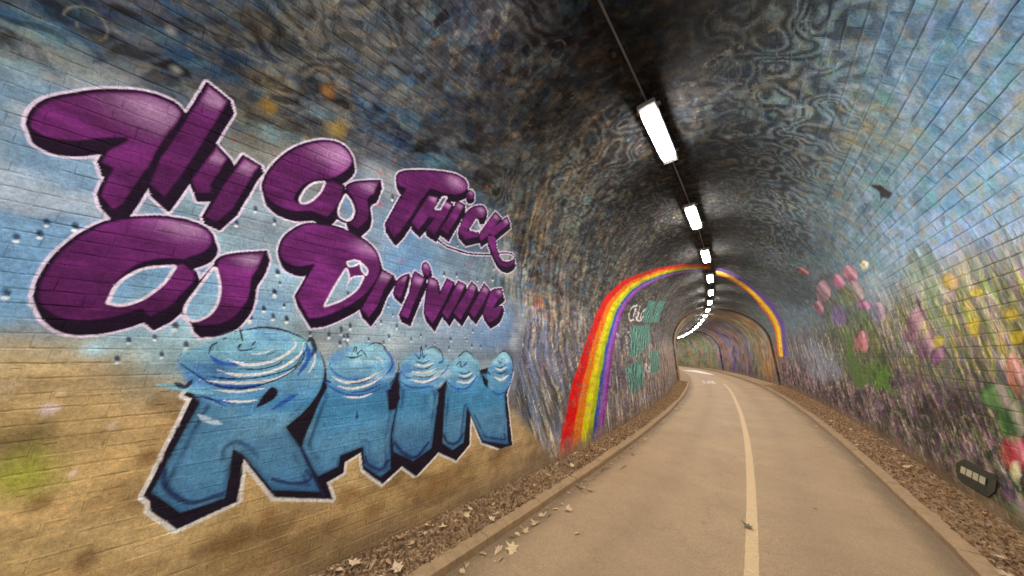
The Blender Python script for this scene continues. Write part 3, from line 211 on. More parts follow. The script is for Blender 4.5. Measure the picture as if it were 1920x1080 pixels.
def warp(s): return np.where(s>4,4+3.2*np.log(np.maximum(s,4)/4+1e-9),s)
def background(s,q):
    n=len(s); x=warp(s); X=warp(_SM[:,0]); num=np.zeros((n,3)); den=np.zeros(n)
    xs=x+(fbm(s*2.3,q*2.3,3)-.5)*.5; qs=q+(fbm(s*2.1,q*2.9,9)-.5)*.5
    for i in range(len(_SM)):
        w=1/(((xs-X[i])**2+(qs-_SM[i,1])**2)**2+.002); num+=w[:,None]*_SC[i]; den+=w
    return num/den[:,None]
def dabs(col,s,q,lx,ly,ang,pal,amt,seed,edge=.12):
    "oriented paint dabs, each cell one palette colour pulled towards the local base colour"
    k=np.where(amt>.01)[0]
    if len(k)==0: return
    s,q,amt=s[k],q[k],amt[k]
    ws=s+(fbm(s*5,q*5,seed+50,3)-.5)*.12; wq=q+(fbm(s*5,q*5,seed+60,3)-.5)*.12
    ca,sa=np.cos(ang),np.sin(ang)
    if np.ndim(ca): ca,sa=ca[k],sa[k]
    u=(ws*ca+wq*sa)/lx; v=(-ws*sa+wq*ca)/ly
    ix,iy,e=cells(u,v,seed); pi=(h2(ix,iy,seed+3)*len(pal)).astype(int)%len(pal); a=amt*(.35+.65*h2(ix,iy,seed+4))*sst(0,edge*2.5,e)
    c=pal[pi]; base=col[k]; lum=base.mean(1,keepdims=True)+1e-4; t=c*np.clip(lum/pal.mean(),.2,2.5)**.75*(base/lum)**.25
    col[k]=base*(1-a[:,None])+t*a[:,None]
def paint(s,q):
    s=np.asarray(s,float).ravel(); q=np.asarray(q,float).ravel(); pts=np.stack([s,q],1)
    col=background(s,q); v=np.where(q<=VH,q,QT-q); left=q<=VH
    pan=smooth_poly(PANEL); dp=np.full(len(s),2.); k=np.where((s<5.5)&(q<5))[0]; dp[k]=psdf(pts[k],pan)
    inpan=1-sst(-.15,.25,dp)
    snd=smooth_poly(SAND); ds=np.full(len(s),2.); ds[k]=psdf(pts[k]+np.stack([0*s[k],(fbm(s[k]*2,q[k]*4,21)-.5)*.25],1),snd)
    col=col*(1-(inpan*(1-sst(-.12,.1,ds))*.6)[:,None])+lin((182,153,106))*(inpan*(1-sst(-.12,.1,ds))*.6)[:,None]
    # sprayed wash with wisps inside the lettering panel
    w1=fbm(s*1.6,q*6,31,5); w2=fbm(s*3,q*3,41,4)
    col*=(1+inpan*((w1-.5)*.75+(w2-.5)*.45))[:,None]
    g_=col.mean(1,keepdims=True); pa_=(inpan*sst(-.05,.15,ds))[:,None]; col=col*(1-pa_)+(col*.78+g_*.22)*1.18*pa_
    blue=inpan*sst(.52,.72,fbm(s*1.3,q*1.8,51,3))*sst(-.05,.15,ds); col=col*(1-.35*blue[:,None])+lin((84,128,180))*.35*blue[:,None]
    pale=inpan*sst(.52,.7,fbm(s*1.7,q*2.2,55,4))*sst(-.05,.2,ds); col=col*(1-.45*pale[:,None])+lin((176,176,178))*.45*pale[:,None]
    brn=inpan*sst(.52,.68,fbm(s*1.5,q*2.6,57,5))*(1-sst(-.1,.05,ds)); col=col*(1-.6*brn[:,None])+lin((112,86,56))*.6*brn[:,None]
    yel=inpan*sst(.55,.75,fbm(s*1.2,q*4,59,4))*(1-sst(-.1,.05,ds)); col=col*(1-.4*yel[:,None])+lin((204,180,128))*.4*yel[:,None]
    out=1-inpan; crown=np.exp(-((q-VH)/1.9)**2)
    strand=sst(.2,.5,out)*(1-sst(2.3,3.3,v))*np.where(left,1.,.8)
    upl=out*sst(2.2,3.0,v)*left
    up=np.maximum(upl,.95*crown); ar=sst(3.9,5.0,v+(fbm(s*.7,q*.7,71,2)-.5)*1.6)
    for lx,ly,sd,am in ((.34,.15,81,.8),(.17,.075,84,.85),(.06,.035,87,.42)):
        dabs(col,s,q,lx,ly,.22+0*s,PAL_UP,up*am*(1-.85*ar),sd); dabs(col,s,q,lx*.8,ly,1.25+0*s,PAL_UP,up*am*ar,sd+700)
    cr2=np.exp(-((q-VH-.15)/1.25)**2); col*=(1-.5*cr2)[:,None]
    blade=left*sst(2.0,3.4,s)*(1-sst(8,11,s))*sst(2.2,3.0,v)*(1-sst(4.8,6.0,v))
    for lx,ly,sd,am in ((.10,.9,601,.6),(.045,.6,605,.7),(.02,.3,609,.55)): dabs(col,s+(fbm(s*1.5,q*1.2,603,3)-.5)*.3+.12*(v-3)**2,q,lx,ly,0*s,PAL_UP,blade*am,sd,.15)
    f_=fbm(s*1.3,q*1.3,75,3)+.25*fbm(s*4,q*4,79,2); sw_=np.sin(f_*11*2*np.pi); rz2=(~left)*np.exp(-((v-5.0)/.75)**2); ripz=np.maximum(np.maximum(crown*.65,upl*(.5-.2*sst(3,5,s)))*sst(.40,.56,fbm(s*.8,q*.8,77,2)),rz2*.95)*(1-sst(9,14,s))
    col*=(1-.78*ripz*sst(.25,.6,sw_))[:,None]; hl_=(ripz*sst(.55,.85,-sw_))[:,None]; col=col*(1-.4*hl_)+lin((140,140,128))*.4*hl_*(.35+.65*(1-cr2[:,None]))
    tb=(upl*(1-sst(1.0,3.0,s)))[:,None]; col*=1-tb*np.array([.30,.24,.14])
    scr=np.abs(fbm(s*4,q*4,73,4)-.5); col*=(1+crown*(.9*np.exp(-(scr/.012)**2)))[:,None]
    sk=(~left)*sst(2.4,3.2,v)*(1-crown)
    col*=(1+sk[:,None]*np.array([.16,.34,.36]))
    dabs(col,s,q,.33,.115,0*s,PAL_SKY,sk*.7,91); dabs(col,s,q,.17,.07,.7+0*s,PAL_SKY,sk*.85,95); dabs(col,s,q,.07,.03,.9+0*s,PAL_SKY,sk*.32,99)
    dabs(col,s,q,.05,.12,.6+0*s,PAL_SKY,sk*.4,97)
    # hanging strands and reeds
    lean=np.where(left,.45*np.clip(1.9-v,0,2)*(1-sst(5,7,s)),0); ss=s-lean*1.0+(fbm(s*2,q*1.2,101,3)-.5)*.14
    for lx,ly,sd,am in ((.13,.8,103,.7),(.055,.5,107,.85),(.025,.22,111,.75)):
        dabs(col,ss,q,lx,ly,0*s,PAL_ST,strand*am,sd,.15)
    br_=(strand*left*sst(3.0,4.0,s))[:,None]; col=col*(1+.38*br_)+.012*br_
    low=(~left)*(1-sst(1.0,1.9,v)); dabs(col,s,q,.5,.34,.5+0*s,PAL_LOW,low*.8,119); dabs(col,s,q,.2,.16,.9+0*s,PAL_LOW,low*.8,121); dabs(col,s,q,.06,.05,.2+0*s,PAL_LOW,low*.7,125); dabs(col,ss,q,.03,.16,0*s,PAL_LOW,(~left)*(1-sst(.8,2.4,v))*.42,127)
    fl=(~left)*sst(1.3,1.7,v)*(1-sst(2.3,2.9,v))*(1-sst(7,9,s)); dabs(col,s,q,.12,.2,0*s,PAL_FL,fl*.75,131); dabs(col,ss,q,.035,.16,0*s,PAL_FL,fl*.55,133)
    br=left*np.exp(-((s-3.9)/.9)**2-((v-2.75)/.45)**2)*out
    dabs(col,s,q,.235,.08,0*s,PAL_BR,br*.9,141)
    # little rings and curls on the vault
    for i in range(60):
        cs,cq=-1.2+9*h2(np.array([i]),np.array([1]),5)[0],3.3+5.6*h2(np.array([i]),np.array([2]),5)[0]; r=.025+.06*h2(np.array([i]),np.array([3]),5)[0]**2
        k=np.where((abs(s-cs)<r*1.6)&(abs(q-cq)<r*1.6))[0]
        if len(k): d=np.hypot(s[k]-cs,(q[k]-cq)*.8); an=np.arctan2(q[k]-cq,s[k]-cs); mix(col,k,lin((140,134,118)),.42*np.exp(-((d-r*(1+.12*an))/.006)**2)*out[k]*sst(.35,.6,fbm(s[k]*14,q[k]*14,505)))
    # speckle
    ix,iy,e=cells(s*7,q*7,151); sp=(h2(ix,iy,155)>.93)*sst(.35,.6,e)*.5; col+=sp[:,None]*lin((180,185,190))*(.2+.5*crown[:,None]*0)
    # far painted bays
    far=sst(23,24.5,s)
    if far.max()>0:
        bay=[(24,(150,120,92)),(29,(120,112,84)),(31.5,(96,84,130)),(33.5,(128,98,74)),(38,(86,78,140)),(41,(140,104,84)),(44,(104,96,130)),(48,(112,128,96)),(60,(120,120,96)),(90,(100,100,90))]
        bs=np.array([b[0] for b in bay]); bc=np.array([lin(b[1]) for b in bay]); sj=s+(fbm(s*.6,q*1.2,161)-.5)*3
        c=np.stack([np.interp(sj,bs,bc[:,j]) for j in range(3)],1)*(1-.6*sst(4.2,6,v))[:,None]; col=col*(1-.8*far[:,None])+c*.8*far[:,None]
        dabs(col,s,q,1.6,.9,1.2+0*s,PAL_BR,far*.6,163); dabs(col,s,q,1.1,.5,.9+0*s,PAL_FL,far*.5,164); dabs(col,s,q,.7,.6,.5+0*s,PAL_UP,far*.5,165)
        for r in (23.7,32.5,43.5): m=np.exp(-((s-r)/.1)**2); col*=(1-.35*m)[:,None]
    # spots and raindrops
    for r in SPOTS:
        k=np.where((abs(s-r[0])<r[2]*2.6)&(abs(q-r[1])<r[2]*2.6))[0]
        if len(k):
            d=np.hypot(s[k]-r[0],q[k]-r[1])/r[2]*(1+(fbm(s[k]*14,q[k]*14,171)-.5)*.9); mix(col,k,lin(r[3:6]),.6*(1-sst(.1,1.5,d)))
    dr=np.random.default_rng(3); extra=[]
    for i in range(70): extra.append((-1.1+4.0*dr.random(),1.75+1.9*dr.random()))
    for r in list(DROPS)+extra:
        R=.009+.009*dr.random(); k=np.where((abs(s-r[0])<R*4)&(abs(q-r[1])<R*7))[0]
        if len(k):
            a=inpan[k]; dx=(s[k]-r[0]+.25*(q[k]-r[1])); mix(col,k,lin((44,58,84)),a*.85*(1-sst(.5,1.3,np.hypot(dx,(q[k]-r[1]-R)*.55)/R))); mix(col,k,lin((205,214,224)),a*.9*(1-sst(.5,1.2,np.hypot(s[k]-r[0],q[k]-r[1]+R*1.1)/(R*.9))))
    # rainbow
    def band(red,pur,stops,cols,fade):
        R=np.array(red);P=np.array(pur); lo=max(R[:,1].min(),P[:,1].min())-.12; hi=min(R[:,1].max(),P[:,1].max())
        k=np.where((q>lo)&(q<hi)&(s>3.5)&(s<24))[0]
        if len(k)==0: return
        qq=q[k]; sr=np.interp(qq,R[:,1],R[:,0]); sp=np.interp(qq,P[:,1],P[:,0]); xw=np.interp(qq,[4.2,6.2,7.2,10],[0,.45,.5,.55]); sg_=np.sign(sp-sr); sr=sr-sg_*xw*.6; sp=sp+sg_*xw; wob=(fbm(qq*5,s[k]*2,181,3)-.5)*.05
        t=(s[k]-sr)/(sp-sr)+wob; c=np.stack([np.interp(t,stops,[lin(x)[j] for x in cols]) for j in range(3)],1)
        a=sst(0,.03,t)*(1-sst(.97,1,t))*fade(qq)*(.62+.38*sst(.3,.55,fbm(s[k]*7,qq*13,183))); c=c*(.72+.5*fbm(s[k]*3,qq*9,185))[:,None]; mix(col,k,c,a)
    cl=[(204,44,30),(206,48,32),(232,120,34),(232,124,36),(222,196,44),(220,200,48),(168,178,30),(160,172,34),(44,78,168),(50,82,170),(146,92,176),(140,84,170),(140,46,140),(130,44,130)]
    st=[0,.225,.25,.395,.42,.55,.57,.67,.69,.77,.79,.91,.93,1]
    band(RB_RED,RB_PUR,st,cl,lambda x:(.35+.65*sst(.1,.5,x))*(1-.4*sst(3.6,6.0,x)))
    band(RR_RED,RR_PUR,[0,.15,.3,.5,.6,.75,.9,1],[(206,74,34),(222,120,40),(228,190,70),(226,180,60),(140,90,120),(84,60,150),(96,72,150),(110,84,150)],lambda x:.5+.45*sst(6.5,8.0,x))
    # teal verse panels further along
    for P in TEAL:
        po=smooth_poly(P); k=box(s,q,po,.1)
        if len(k):
            d=psdf(pts[k],po); a=(1-sst(-.03,.02,d))*(.75+.25*sst(.4,.6,fbm(s[k]*3,q[k]*3,191))); mix(col,k,lin((104,160,146)),a*.85)
            sl=np.abs(((s[k]+.12*q[k]+.1*np.sin(q[k]*9+s[k]*3))*3.4)%1-.5); mix(col,k,lin((44,62,62)),a*.9*(1-sst(.2,.27,sl))*sst(.22,.38,fbm(s[k]*3,q[k]*2.2,195)))
    for P in SCRIB:
        c=curve_open(P); k=box(s,q,c,.15)
        if len(k): mix(col,k,lin((216,206,196)),1-sst(.012,.04,segdist(pts[k],c[:-1],c[1:])))
    # painted flowers, leaves and a bird on the right-hand side
    fr2=(~left)*(1-sst(2.2,3.0,v))*(1-sst(11,14,s)); gcol=lin((92,120,62)); dabs(col,ss,q,.022,.16,0*s,PAL_FL,fr2*.34,135); dabs(col,ss+.25*q,q,.035,.3,0*s,np.array([lin((70,110,56)),lin((120,146,80)),lin((52,70,44)),lin((140,100,150)),lin((90,60,110)),lin((170,170,160))]),fr2*.5,137)
    for P,c in ELL:
        po=smooth_poly([p[:2] for p in P],3); yl=c[2]<75 and c[0]>150 and c[1]>140; sm=np.ptp(po[:,1])<.36 and not yl; po=po.mean(0)+(po-po.mean(0))*(1.22 if sm else 1.05)*(np.array([1,1.12]) if sm else 1)
        if sm: t_=(po[:,1]-po[:,1].mean())/(np.ptp(po[:,1])*.5); po[:,0]=po[:,0].mean()+(po[:,0]-po[:,0].mean())*(1-.35*np.clip(t_,0,1)**2)
        k=box(s,q,po,.25)
        if len(k):
            d=psdf(pts[k],po); W=np.ptp(po[:,1])*.5; soft=(.012+.05*W) if sm else .03+.1*W; a=(1-sst(-soft,soft*.5,d+(fbm(s[k]*9,q[k]*9,201)-.5)*(.02 if sm else .05))); sh=np.clip(-d/W,0,1)
            mix(col,k,lin(c)*1.0,a*(.5 if yl else .85 if W<.16 else .42)); col[k]*=(1-.45*a*(1-sst(0,.45,sh))*(W<.16)*(d<0))[:,None]; col[k]*=(1+a*(fbm(s[k]*14,q[k]*5,205)-.5)*1.3)[:,None]; gl=np.exp(-((s[k]-po[:,0].mean()+.2*np.ptp(po[:,0]))/(.14*np.ptp(po[:,0])))**2)*a*sm; mix(col,k,lin((226,190,200)),.35*gl)
    for P,c in POLYS+[(BIRD,[44,34,34]),]:
        po=smooth_poly(P); k=box(s,q,po,.05)
        if len(k): d=psdf(pts[k],po); a=1-sst(-.012,.012,d); mix(col,k,lin(c),a*.9); col[k]*=(1+a*(fbm(s[k]*20,q[k]*9,207)-.5)*.8)[:,None]
    bgc=col.copy()
    # ---- purple verse lettering
    EX=np.array([.03,-.07]); near=np.where((s>-1.8)&(s<4.4)&(q<4.4)&(q>.6))[0]
    if len(near):
        P2=pts[near]; dark=np.full(len(near),1.)
        FP=[(smooth_poly(a),h) for a,h in FILLS]
        def acc(po,m,shifts):
            k=box(P2[:,0],P2[:,1],po,m)
            if len(k)==0: return
            d=np.full(len(k),1.)
            for t in shifts: d=np.minimum(d,psdf(P2[k]-EX*t,po))
            dark[k]=np.minimum(dark[k],d)
        for po,h in FP:
            big=np.ptp(po[:,0])>.25; acc(po,.16,(0,.25,.5,.75,1) if big else (0,.3,.6))
        for D in DARKS: acc(smooth_poly(D),.06,(0,))
        sw=curve_open(SWOOSH); k=box(P2[:,0],P2[:,1],sw,.1)
        if len(k): dark[k]=np.minimum(dark[k],segdist(P2[k],sw[:-1],sw[1:])-.004)
        hd=np.full(len(near),1.)
        for Hh in HOLES:
            po=smooth_poly(Hh); k=box(P2[:,0],P2[:,1],po,.08)
            if len(k): hd[k]=np.minimum(hd[k],psdf(P2[k],po))
        grain=.75+.5*fbm(P2[:,0]*9,P2[:,1]*30,211)
        wob=(fbm(P2[:,0]*12,P2[:,1]*12,213)-.5)*.006
        mix(col,near,lin((196,182,200)),(1-sst(.019,.025,dark+wob))*.92)
        mix(col,near,lin((36,14,42)),1-sst(.005,.009,dark+wob))
        for po,h in FP:
            k=box(P2[:,0],P2[:,1],po,.02)
            if len(k)==0: continue
            d=psdf(P2[k],po)+wob[k]; wdt=min(np.ptp(po[:,0]),np.ptp(po[:,1])); rim=min(.018,.06*wdt+.006)
            a=1-sst(-rim,-.001,d); up=(P2[k,1]-po[:,1].min())/np.ptp(po[:,1]); st_=fbm(P2[k,0]*2.5+P2[k,1],P2[k,1]*7,217)
            c=lin((94,40,92))*(.8+.35*up+.5*(st_-.5))[:,None]+lin((120,52,118))*(.3*sst(.45,.8,st_))[:,None]
            if h:
                hh=np.exp(-(((P2[k,0]-h[0])/(h[2]*1.3))**2+((P2[k,1]-h[1])/(h[2]*.75))**2)); hh=hh*sst(rim*.4,rim*1.8,-d); c=c*(1-.38*hh[:,None])+lin((206,176,206))*.38*hh[:,None]
            gi=near[k]; col[gi]=col[gi]*(1-a[:,None])+c*grain[k][:,None]*a[:,None]
        # dark crescents that separate strokes, then the counters
        for D in DARKS:
            po=smooth_poly(D); k=box(P2[:,0],P2[:,1],po,.02)
            if len(k): mix(col,near[k],lin((36,14,42)),1-sst(-.012,.006,psdf(P2[k],po)))
        a=1-sst(.014,.022,hd); col[near]=col[near]*(1-a[:,None])+lin((200,186,204))*a[:,None]
        a=1-sst(-.004,.004,hd); col[near]=col[near]*(1-a[:,None])+bgc[near]*1.1*a[:,None]
        # ---- RAIN
        nb=near; po=smooth_poly(BLACK); d0=psdf(P2,po)
        base_cut=P2[:,1]<1.63+.04*np.sin(P2[:,0]*5)
        dd=np.where(base_cut,d0,1.)
        mix(col,nb,lin((210,198,196)),(1-sst(.02,.027,dd+wob))*.92)
        mix(col,nb,lin((40,30,46)),1-sst(-.002,.004,dd+wob))
        for Bp in BLUES:
            pb=smooth_poly(Bp); k=box(P2[:,0],P2[:,1],pb,.03)
            if len(k)==0: continue
            d=psdf(P2[k],pb)+wob[k]; a=(1-sst(-.006,.002,d))*np.where(P2[k,1]<1.75,1,0)
            f=fbm(P2[k,0]*2,P2[k,1]*5,221); c=lin((82,134,172))*(.72+.6*f)[:,None]; lowr=1-sst(.0,.3,P2[k,1]-pb[:,1].min()-.05); c=c*(1-.45*np.exp(-(d/.022)**2))[:,None]
            c=c*(1-.45*lowr[:,None])+lin((40,84,146))*.45*lowr[:,None]; hl=sst(.6,.8,fbm(P2[k,0]*3,P2[k,1]*3,223)); c=c*(1-.3*hl[:,None])+lin((136,182,204))*.3*hl[:,None]
            edge=np.exp(-((d+.05)/.016)**2)*sst(.35,.6,fbm(P2[k,0]*4,P2[k,1]*4,225)); c=c*(1-.7*edge[:,None])+lin((34,52,100))*.7*edge[:,None]
            col[nb[k]]=col[nb[k]]*(1-a[:,None])+c*a[:,None]
        for P,wd in LINES:
            c=curve_open(P); k=box(P2[:,0],P2[:,1],c,.06)
            if len(k): mix(col,nb[k],lin((36,46,92)),.8*(1-sst(wd*.3,wd,segdist(P2[k],c[:-1],c[1:]))))
        # water rings on the letter heads
        for j,Hd in enumerate(HEADS):
            pb=smooth_poly(Hd); k=box(P2[:,0],P2[:,1],pb,.08)
            if len(k)==0: continue
            x=P2[k,0];y=P2[k,1]; d=psdf(P2[k],pb)+(fbm(x*6,y*6,231)-.5)*.05; t=np.clip((y-pb[:,1].min())/np.ptp(pb[:,1]),0,1); f=fbm(x*4,y*9,233)
            bz=sst(.5,.7,fbm(x*2.5,y*6,239))[:,None]; c=lin((80,132,178))*(1-t)[:,None]+lin((136,176,188))*t[:,None]; c=c*(1-.5*bz)+lin((62,104,172))*.5*bz; c=c*(.65+.7*f)[:,None]; w=sst(.55,.75,fbm(x*3,y*8,237)); c=c*(1-.45*w[:,None])+lin((196,212,222))*.45*w[:,None]
            a=(1-sst(-.03,.015,d))*(.25+.75*sst(.0,.25,t)); col[nb[k]]=col[nb[k]]*(1-a[:,None])+c*a[:,None]
        for G in GAPS:
            po=smooth_poly(G); k=box(P2[:,0],P2[:,1],po,.02)
            if len(k): mix(col,nb[k],lin((40,30,46)),1-sst(-.006,.004,psdf(P2[k],po)))
        for P,wd,cc in STROKES:
            c=curve_open(P); k=box(P2[:,0],P2[:,1],c,.05)
            if len(k)==0: continue
            dd_=segdist(P2[k],c[:-1],c[1:])+wob[k]; x=P2[k]; L0=np.hypot(*(c[-1]-c[0]))+1e-6; tt=np.minimum(np.hypot(*(x-c[0]).T),np.hypot(*(x-c[-1]).T))/L0
            ww=max(wd*1.45,.011)*(.35+.65*sst(0,.3,tt)); mix(col,nb[k],lin(cc),.88*(1-sst(.35,.62,dd_/ww)))
    # grime along the foot of the walls
    gr=(1-sst(.08,.45,v+(fbm(s*2,q*3,281)-.5)*.3))*.75; col=col*(1-gr[:,None])+lin((128,108,84))*(.7+.6*fbm(s*6,q*9,283))[:,None]*gr[:,None]
    lum=(col@np.array([.3,.5,.2]))[:,None]+1e-5; col=np.maximum(lum+(col-lum)*(1.15-.16*(inpan*(1-sst(-.1,.1,ds)))[:,None]),.002)   # saturated spray pigments
    k_=.17*(lum/.17)**1.2/lum; return np.clip(col*k_*PAINT_GAIN,.004,.9)
# ------------------------------------------------------------------ tunnel lining
PAINT_GAIN=1.25
MAT_BRICK=mural_mat('painted_brick',False); MAT_SHELL=mural_mat('painted_lining',True)
tunnel=tag(empty('tunnel'),'curved brick railway tunnel with graffiti verse, rainbow and flowers painted on its lining','tunnel')
def stepd(s): return np.interp(s,[23.7,23.702,32.5,32.502,43.5,43.502],[0,-.10,-.10,0.02,.02,-.08])
def gridpart(sv,qv):
    S,Q=np.meshgrid(sv,qv,indexing='ij'); n,m=S.shape; i=np.arange(n*m).reshape(n,m)
    return S.ravel(),Q.ravel(),np.stack([i[:-1,:-1],i[:-1,1:],i[1:,1:],i[1:,:-1]],-1).reshape(-1,4)
def gridmesh(name,parts,mat):
    s=[];q=[];F=[];o=0
    for a,b_ in parts:
        x,y,f=gridpart(a,b_); s.append(x);q.append(y);F.append(f+o);o+=len(x)
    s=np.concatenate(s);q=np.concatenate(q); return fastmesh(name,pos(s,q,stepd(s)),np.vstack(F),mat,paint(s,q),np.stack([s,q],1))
qv=np.linspace(-.05,QT+.05,380)
sfar=np.concatenate([np.arange(4.4,8,.05),np.arange(8,23.6,.07),[23.65,23.7,23.702,23.75],np.arange(23.8,32.45,.12),[32.5,32.502],np.arange(32.6,43.4,.15),[43.5,43.502],np.arange(43.7,90,.5)])
nr=lambda a,b_,d: np.linspace(a,b_,int(round((b_-a)/d))+1)
lining=ob('mortar_lining',gridmesh('mortar_lining',[(nr(-14,-1.4,.4),nr(-.05,QT+.05,.06)),(nr(-1.4,4.4,.0115),nr(.5,4.3,.009)),(nr(-1.4,4.4,.06),nr(-.05,.5,.05)),(nr(-1.4,4.4,.06),nr(4.3,QT+.05,.05)),(sfar,qv)],MAT_SHELL),tunnel)

SKIRT=.012
def brickgrid(b,nx,ny,rid,base_d):
    "b: (n,4) s0,s1,q0,q1 -> verts (n,k,3), faces, paint"
    n=len(b); tx=np.concatenate([[0],np.linspace(0,1,nx+1),[1]]); ty=np.concatenate([[0],np.linspace(0,1,ny+1),[1]])
    skx=np.zeros(nx+3);skx[[0,-1]]=1;sky_=np.zeros(ny+3);sky_[[0,-1]]=1
    sk=np.maximum(skx[:,None],sky_[None]); 
    s=b[:,0,None,None]+(b[:,1]-b[:,0])[:,None,None]*tx[None,:,None]+0*ty[None,None]; q=b[:,2,None,None]+(b[:,3]-b[:,2])[:,None,None]*ty[None,None]+0*tx[None,:,None]
    rim=np.minimum(np.minimum(tx,1-tx)[:,None]*nx/2,np.minimum(ty,1-ty)[None]*ny/2); rim=np.clip(rim,0,1)
    wob=(fbm(s*17,q*17,301,3)-.5); wob2=(fbm(s*17,q*17,311,3)-.5); e=(rim<.01)
    s2=s+e*wob*.004; q2=q+e*wob2*.009
    r=h2(rid,rid*0+3,321)[:,None,None]-.5; tilt=h2(rid,rid*0+5,331)[:,None,None]-.5
    d=-base_d-.003*r-(fbm(s*11,q*11,341,4)-.5)*.008-tilt*.005*(ty-.5)[None,None]
    d=np.where(e[None],d+.0022,d); d=np.where(sk[None]>0,.0005,d)
    V=pos(s2,q2,d); i=np.arange((nx+3)*(ny+3)).reshape(nx+3,ny+3)
    Fq=np.stack([i[:-1,:-1],i[:-1,1:],i[1:,1:],i[1:,:-1]],-1).reshape(-1,4)
    return V.reshape(n,-1,3),Fq,s2.reshape(n,-1),q2.reshape(n,-1)
def layout(q0,q1,h,lnth,s0,s1,joint,jit,js):
    out=[]; nrow=int(round((q1-q0)/h)); h=(q1-q0)/nrow; r=np.random.default_rng(int(q0*100)+5)
    for k in range(nrow):
        s=s0-(k%2)*lnth*.5+r.normal()*.015
        while s<s1:
            l=lnth*(1+jit*r.normal()); jj=js*r.choice([.15,.3,1.]); out.append((s+jj/2,s+l-jj/2,q0+k*h+joint/2,q0+(k+1)*h-joint/2)); s+=l
    return np.array(out)
SIDES=[('left',np.vstack([layout(.02,VH,.08,.235,-3.2,10.5,.005,.05,.0035)]),210),('right',np.vstack([layout(VH,VH+1.2,.08,.235,-1,9,.006,.05,.005),layout(VH+1.2,QT-.02,.117,.33,-1,13.5,.0095,.09,.009)]),90)]
for side,B,nind in SIDES:
    cs=(B[:,0]+B[:,1])/2; cq=(B[:,2]+B[:,3])/2
    px,py,pz=proj(pos(cs,cq)); ax,ay,_=proj(pos(B[:,0],cq)); bx,by,_=proj(pos(B[:,1],cq)); dx_,dy_,_=proj(pos(cs,B[:,2])); ex,ey,_=proj(pos(cs,B[:,3]))
    Lx=np.hypot(ax-bx,ay-by)*.5333; Ly=np.hypot(dx_-ex,dy_-ey)*.5333
    vis=(pz>.2)&(px>-90)&(px<2010)&(py>-90)&(py<1170)
    NX=np.array([2,3,4,6,8,11,15,20,26,34,46,58]); NY=np.array([1,2,3,4,6,8,10,13])
    nx=NX[np.clip(np.searchsorted(NX,Lx/1.45),0,len(NX)-1)]; ny=NY[np.clip(np.searchsorted(NY,Ly/1.45),0,len(NY)-1)]
    pz_=((cq<4.2)&(cs<4.3)&(side=='left'))|((side=='right')&(cq>QT-3.2)); nx=np.where(pz_,NX[np.clip(np.searchsorted(NX,Lx/1.15),0,len(NX)-1)],nx); ny=np.where(pz_,NY[np.clip(np.searchsorted(NY,Ly/1.15),0,len(NY)-1)],ny)
    nx=np.where(vis,nx,3); ny=np.where(vis,ny,1)
    infr=vis&(px>0)&(px<1920)&(py>0)&(py<1080)
    area=np.where(infr,Lx*Ly,0); ind=set(np.argsort(-area)[:nind].tolist())
    brs=[];
    VS=[];FS=[];PS=[];QS=[];off=0; single=[]
    for a in NX:
        for c in NY:
            k=np.where((nx==a)&(ny==c))[0]
            if len(k)==0: continue
            V,Fq,s_,q_=brickgrid(B[k],a,c,k,np.interp(B[k][:,2],[.3,1.1,1.8,2.7,3.1],[.0006,.0010,.0022,.0034,.003])[:,None,None] if side=="left" else (np.interp(B[k][:,0],[4.5,8.5],[.006,.002])*np.interp(B[k][:,2],[VH+1.9,VH+2.7],[.25,1]))[:,None,None]); m=V.shape[1]
            isin=np.array([j in ind for j in k])
            kk=np.where(~isin)[0]
            if len(kk):
                FS.append((Fq[None]+(off+np.arange(len(kk))*m)[:,None,None]).reshape(-1,4)); VS.append(V[kk].reshape(-1,3)); PS.append(s_[kk].ravel()); QS.append(q_[kk].ravel()); off+=len(kk)*m
            for j in np.where(isin)[0]: single.append((V[j],Fq,s_[j],q_[j]))
    S=np.concatenate(PS);Q=np.concatenate(QS)
    def tint(s,q): return paint(s,q)
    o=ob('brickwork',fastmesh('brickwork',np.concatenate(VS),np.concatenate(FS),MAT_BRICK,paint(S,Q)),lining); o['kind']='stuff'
    if single:
        P=paint(np.concatenate([x[2] for x in single]),np.concatenate([x[3] for x in single])); a=0
        for V,Fq,s_,q_ in single:
            c=V.mean(0); o=ob('brick',fastmesh('brick',V-c,Fq,MAT_BRICK,P[a:a+len(V)]),lining); o.location=c; a+=len(V)

# ------------------------------------------------------------------ path, verges, kerbs, markings
def rke(s): return np.interp(s,[4,6,9,13.7,23.8,30,60],[1.68,1.69,1.73,1.82,2.07,2.1,1.9])
LKE=-1.72; KW=.13; KH=.085
def strip(name,sv,la,lb_,za,zb,nl,mat,parent=None,amp=0,seed=0,freq=6):
    S=np.repeat(np.asarray(sv)[:,None],nl,1); t=np.linspace(0,1,nl)[None]; a=(la(S) if callable(la) else la); b=(lb_(S) if callable(lb_) else lb_)
    l=a+(b-a)*t; z=za+(zb-za)*t+0*S
    if amp: z=z+amp*(fbm(S*freq,l*freq,seed)-.5)
    V=flat(S,l,z).reshape(-1,3); i=np.arange(S.size).reshape(S.shape); Fq=np.stack([i[:-1,:-1],i[:-1,1:],i[1:,1:],i[1:,:-1]],-1).reshape(-1,4)[:, ::-1]
    pc=None
    if name=='path':
        dE=np.minimum(t,1-t)*3.4+0*S; k_=.55+.45*sst(.02,.30,dE+(fbm(S*3,l*9,441)-.5)*.2); k_=k_*(1-.10*np.exp(-((np.abs(t-.5)*3.4-.75)/.18)**2)*(.5+fbm(S*.8,l*4,443))); pc=np.repeat(k_.reshape(-1,1),3,1)
    return ob(name,fastmesh(name,V,Fq,mat,pc,smooth=True),parent)
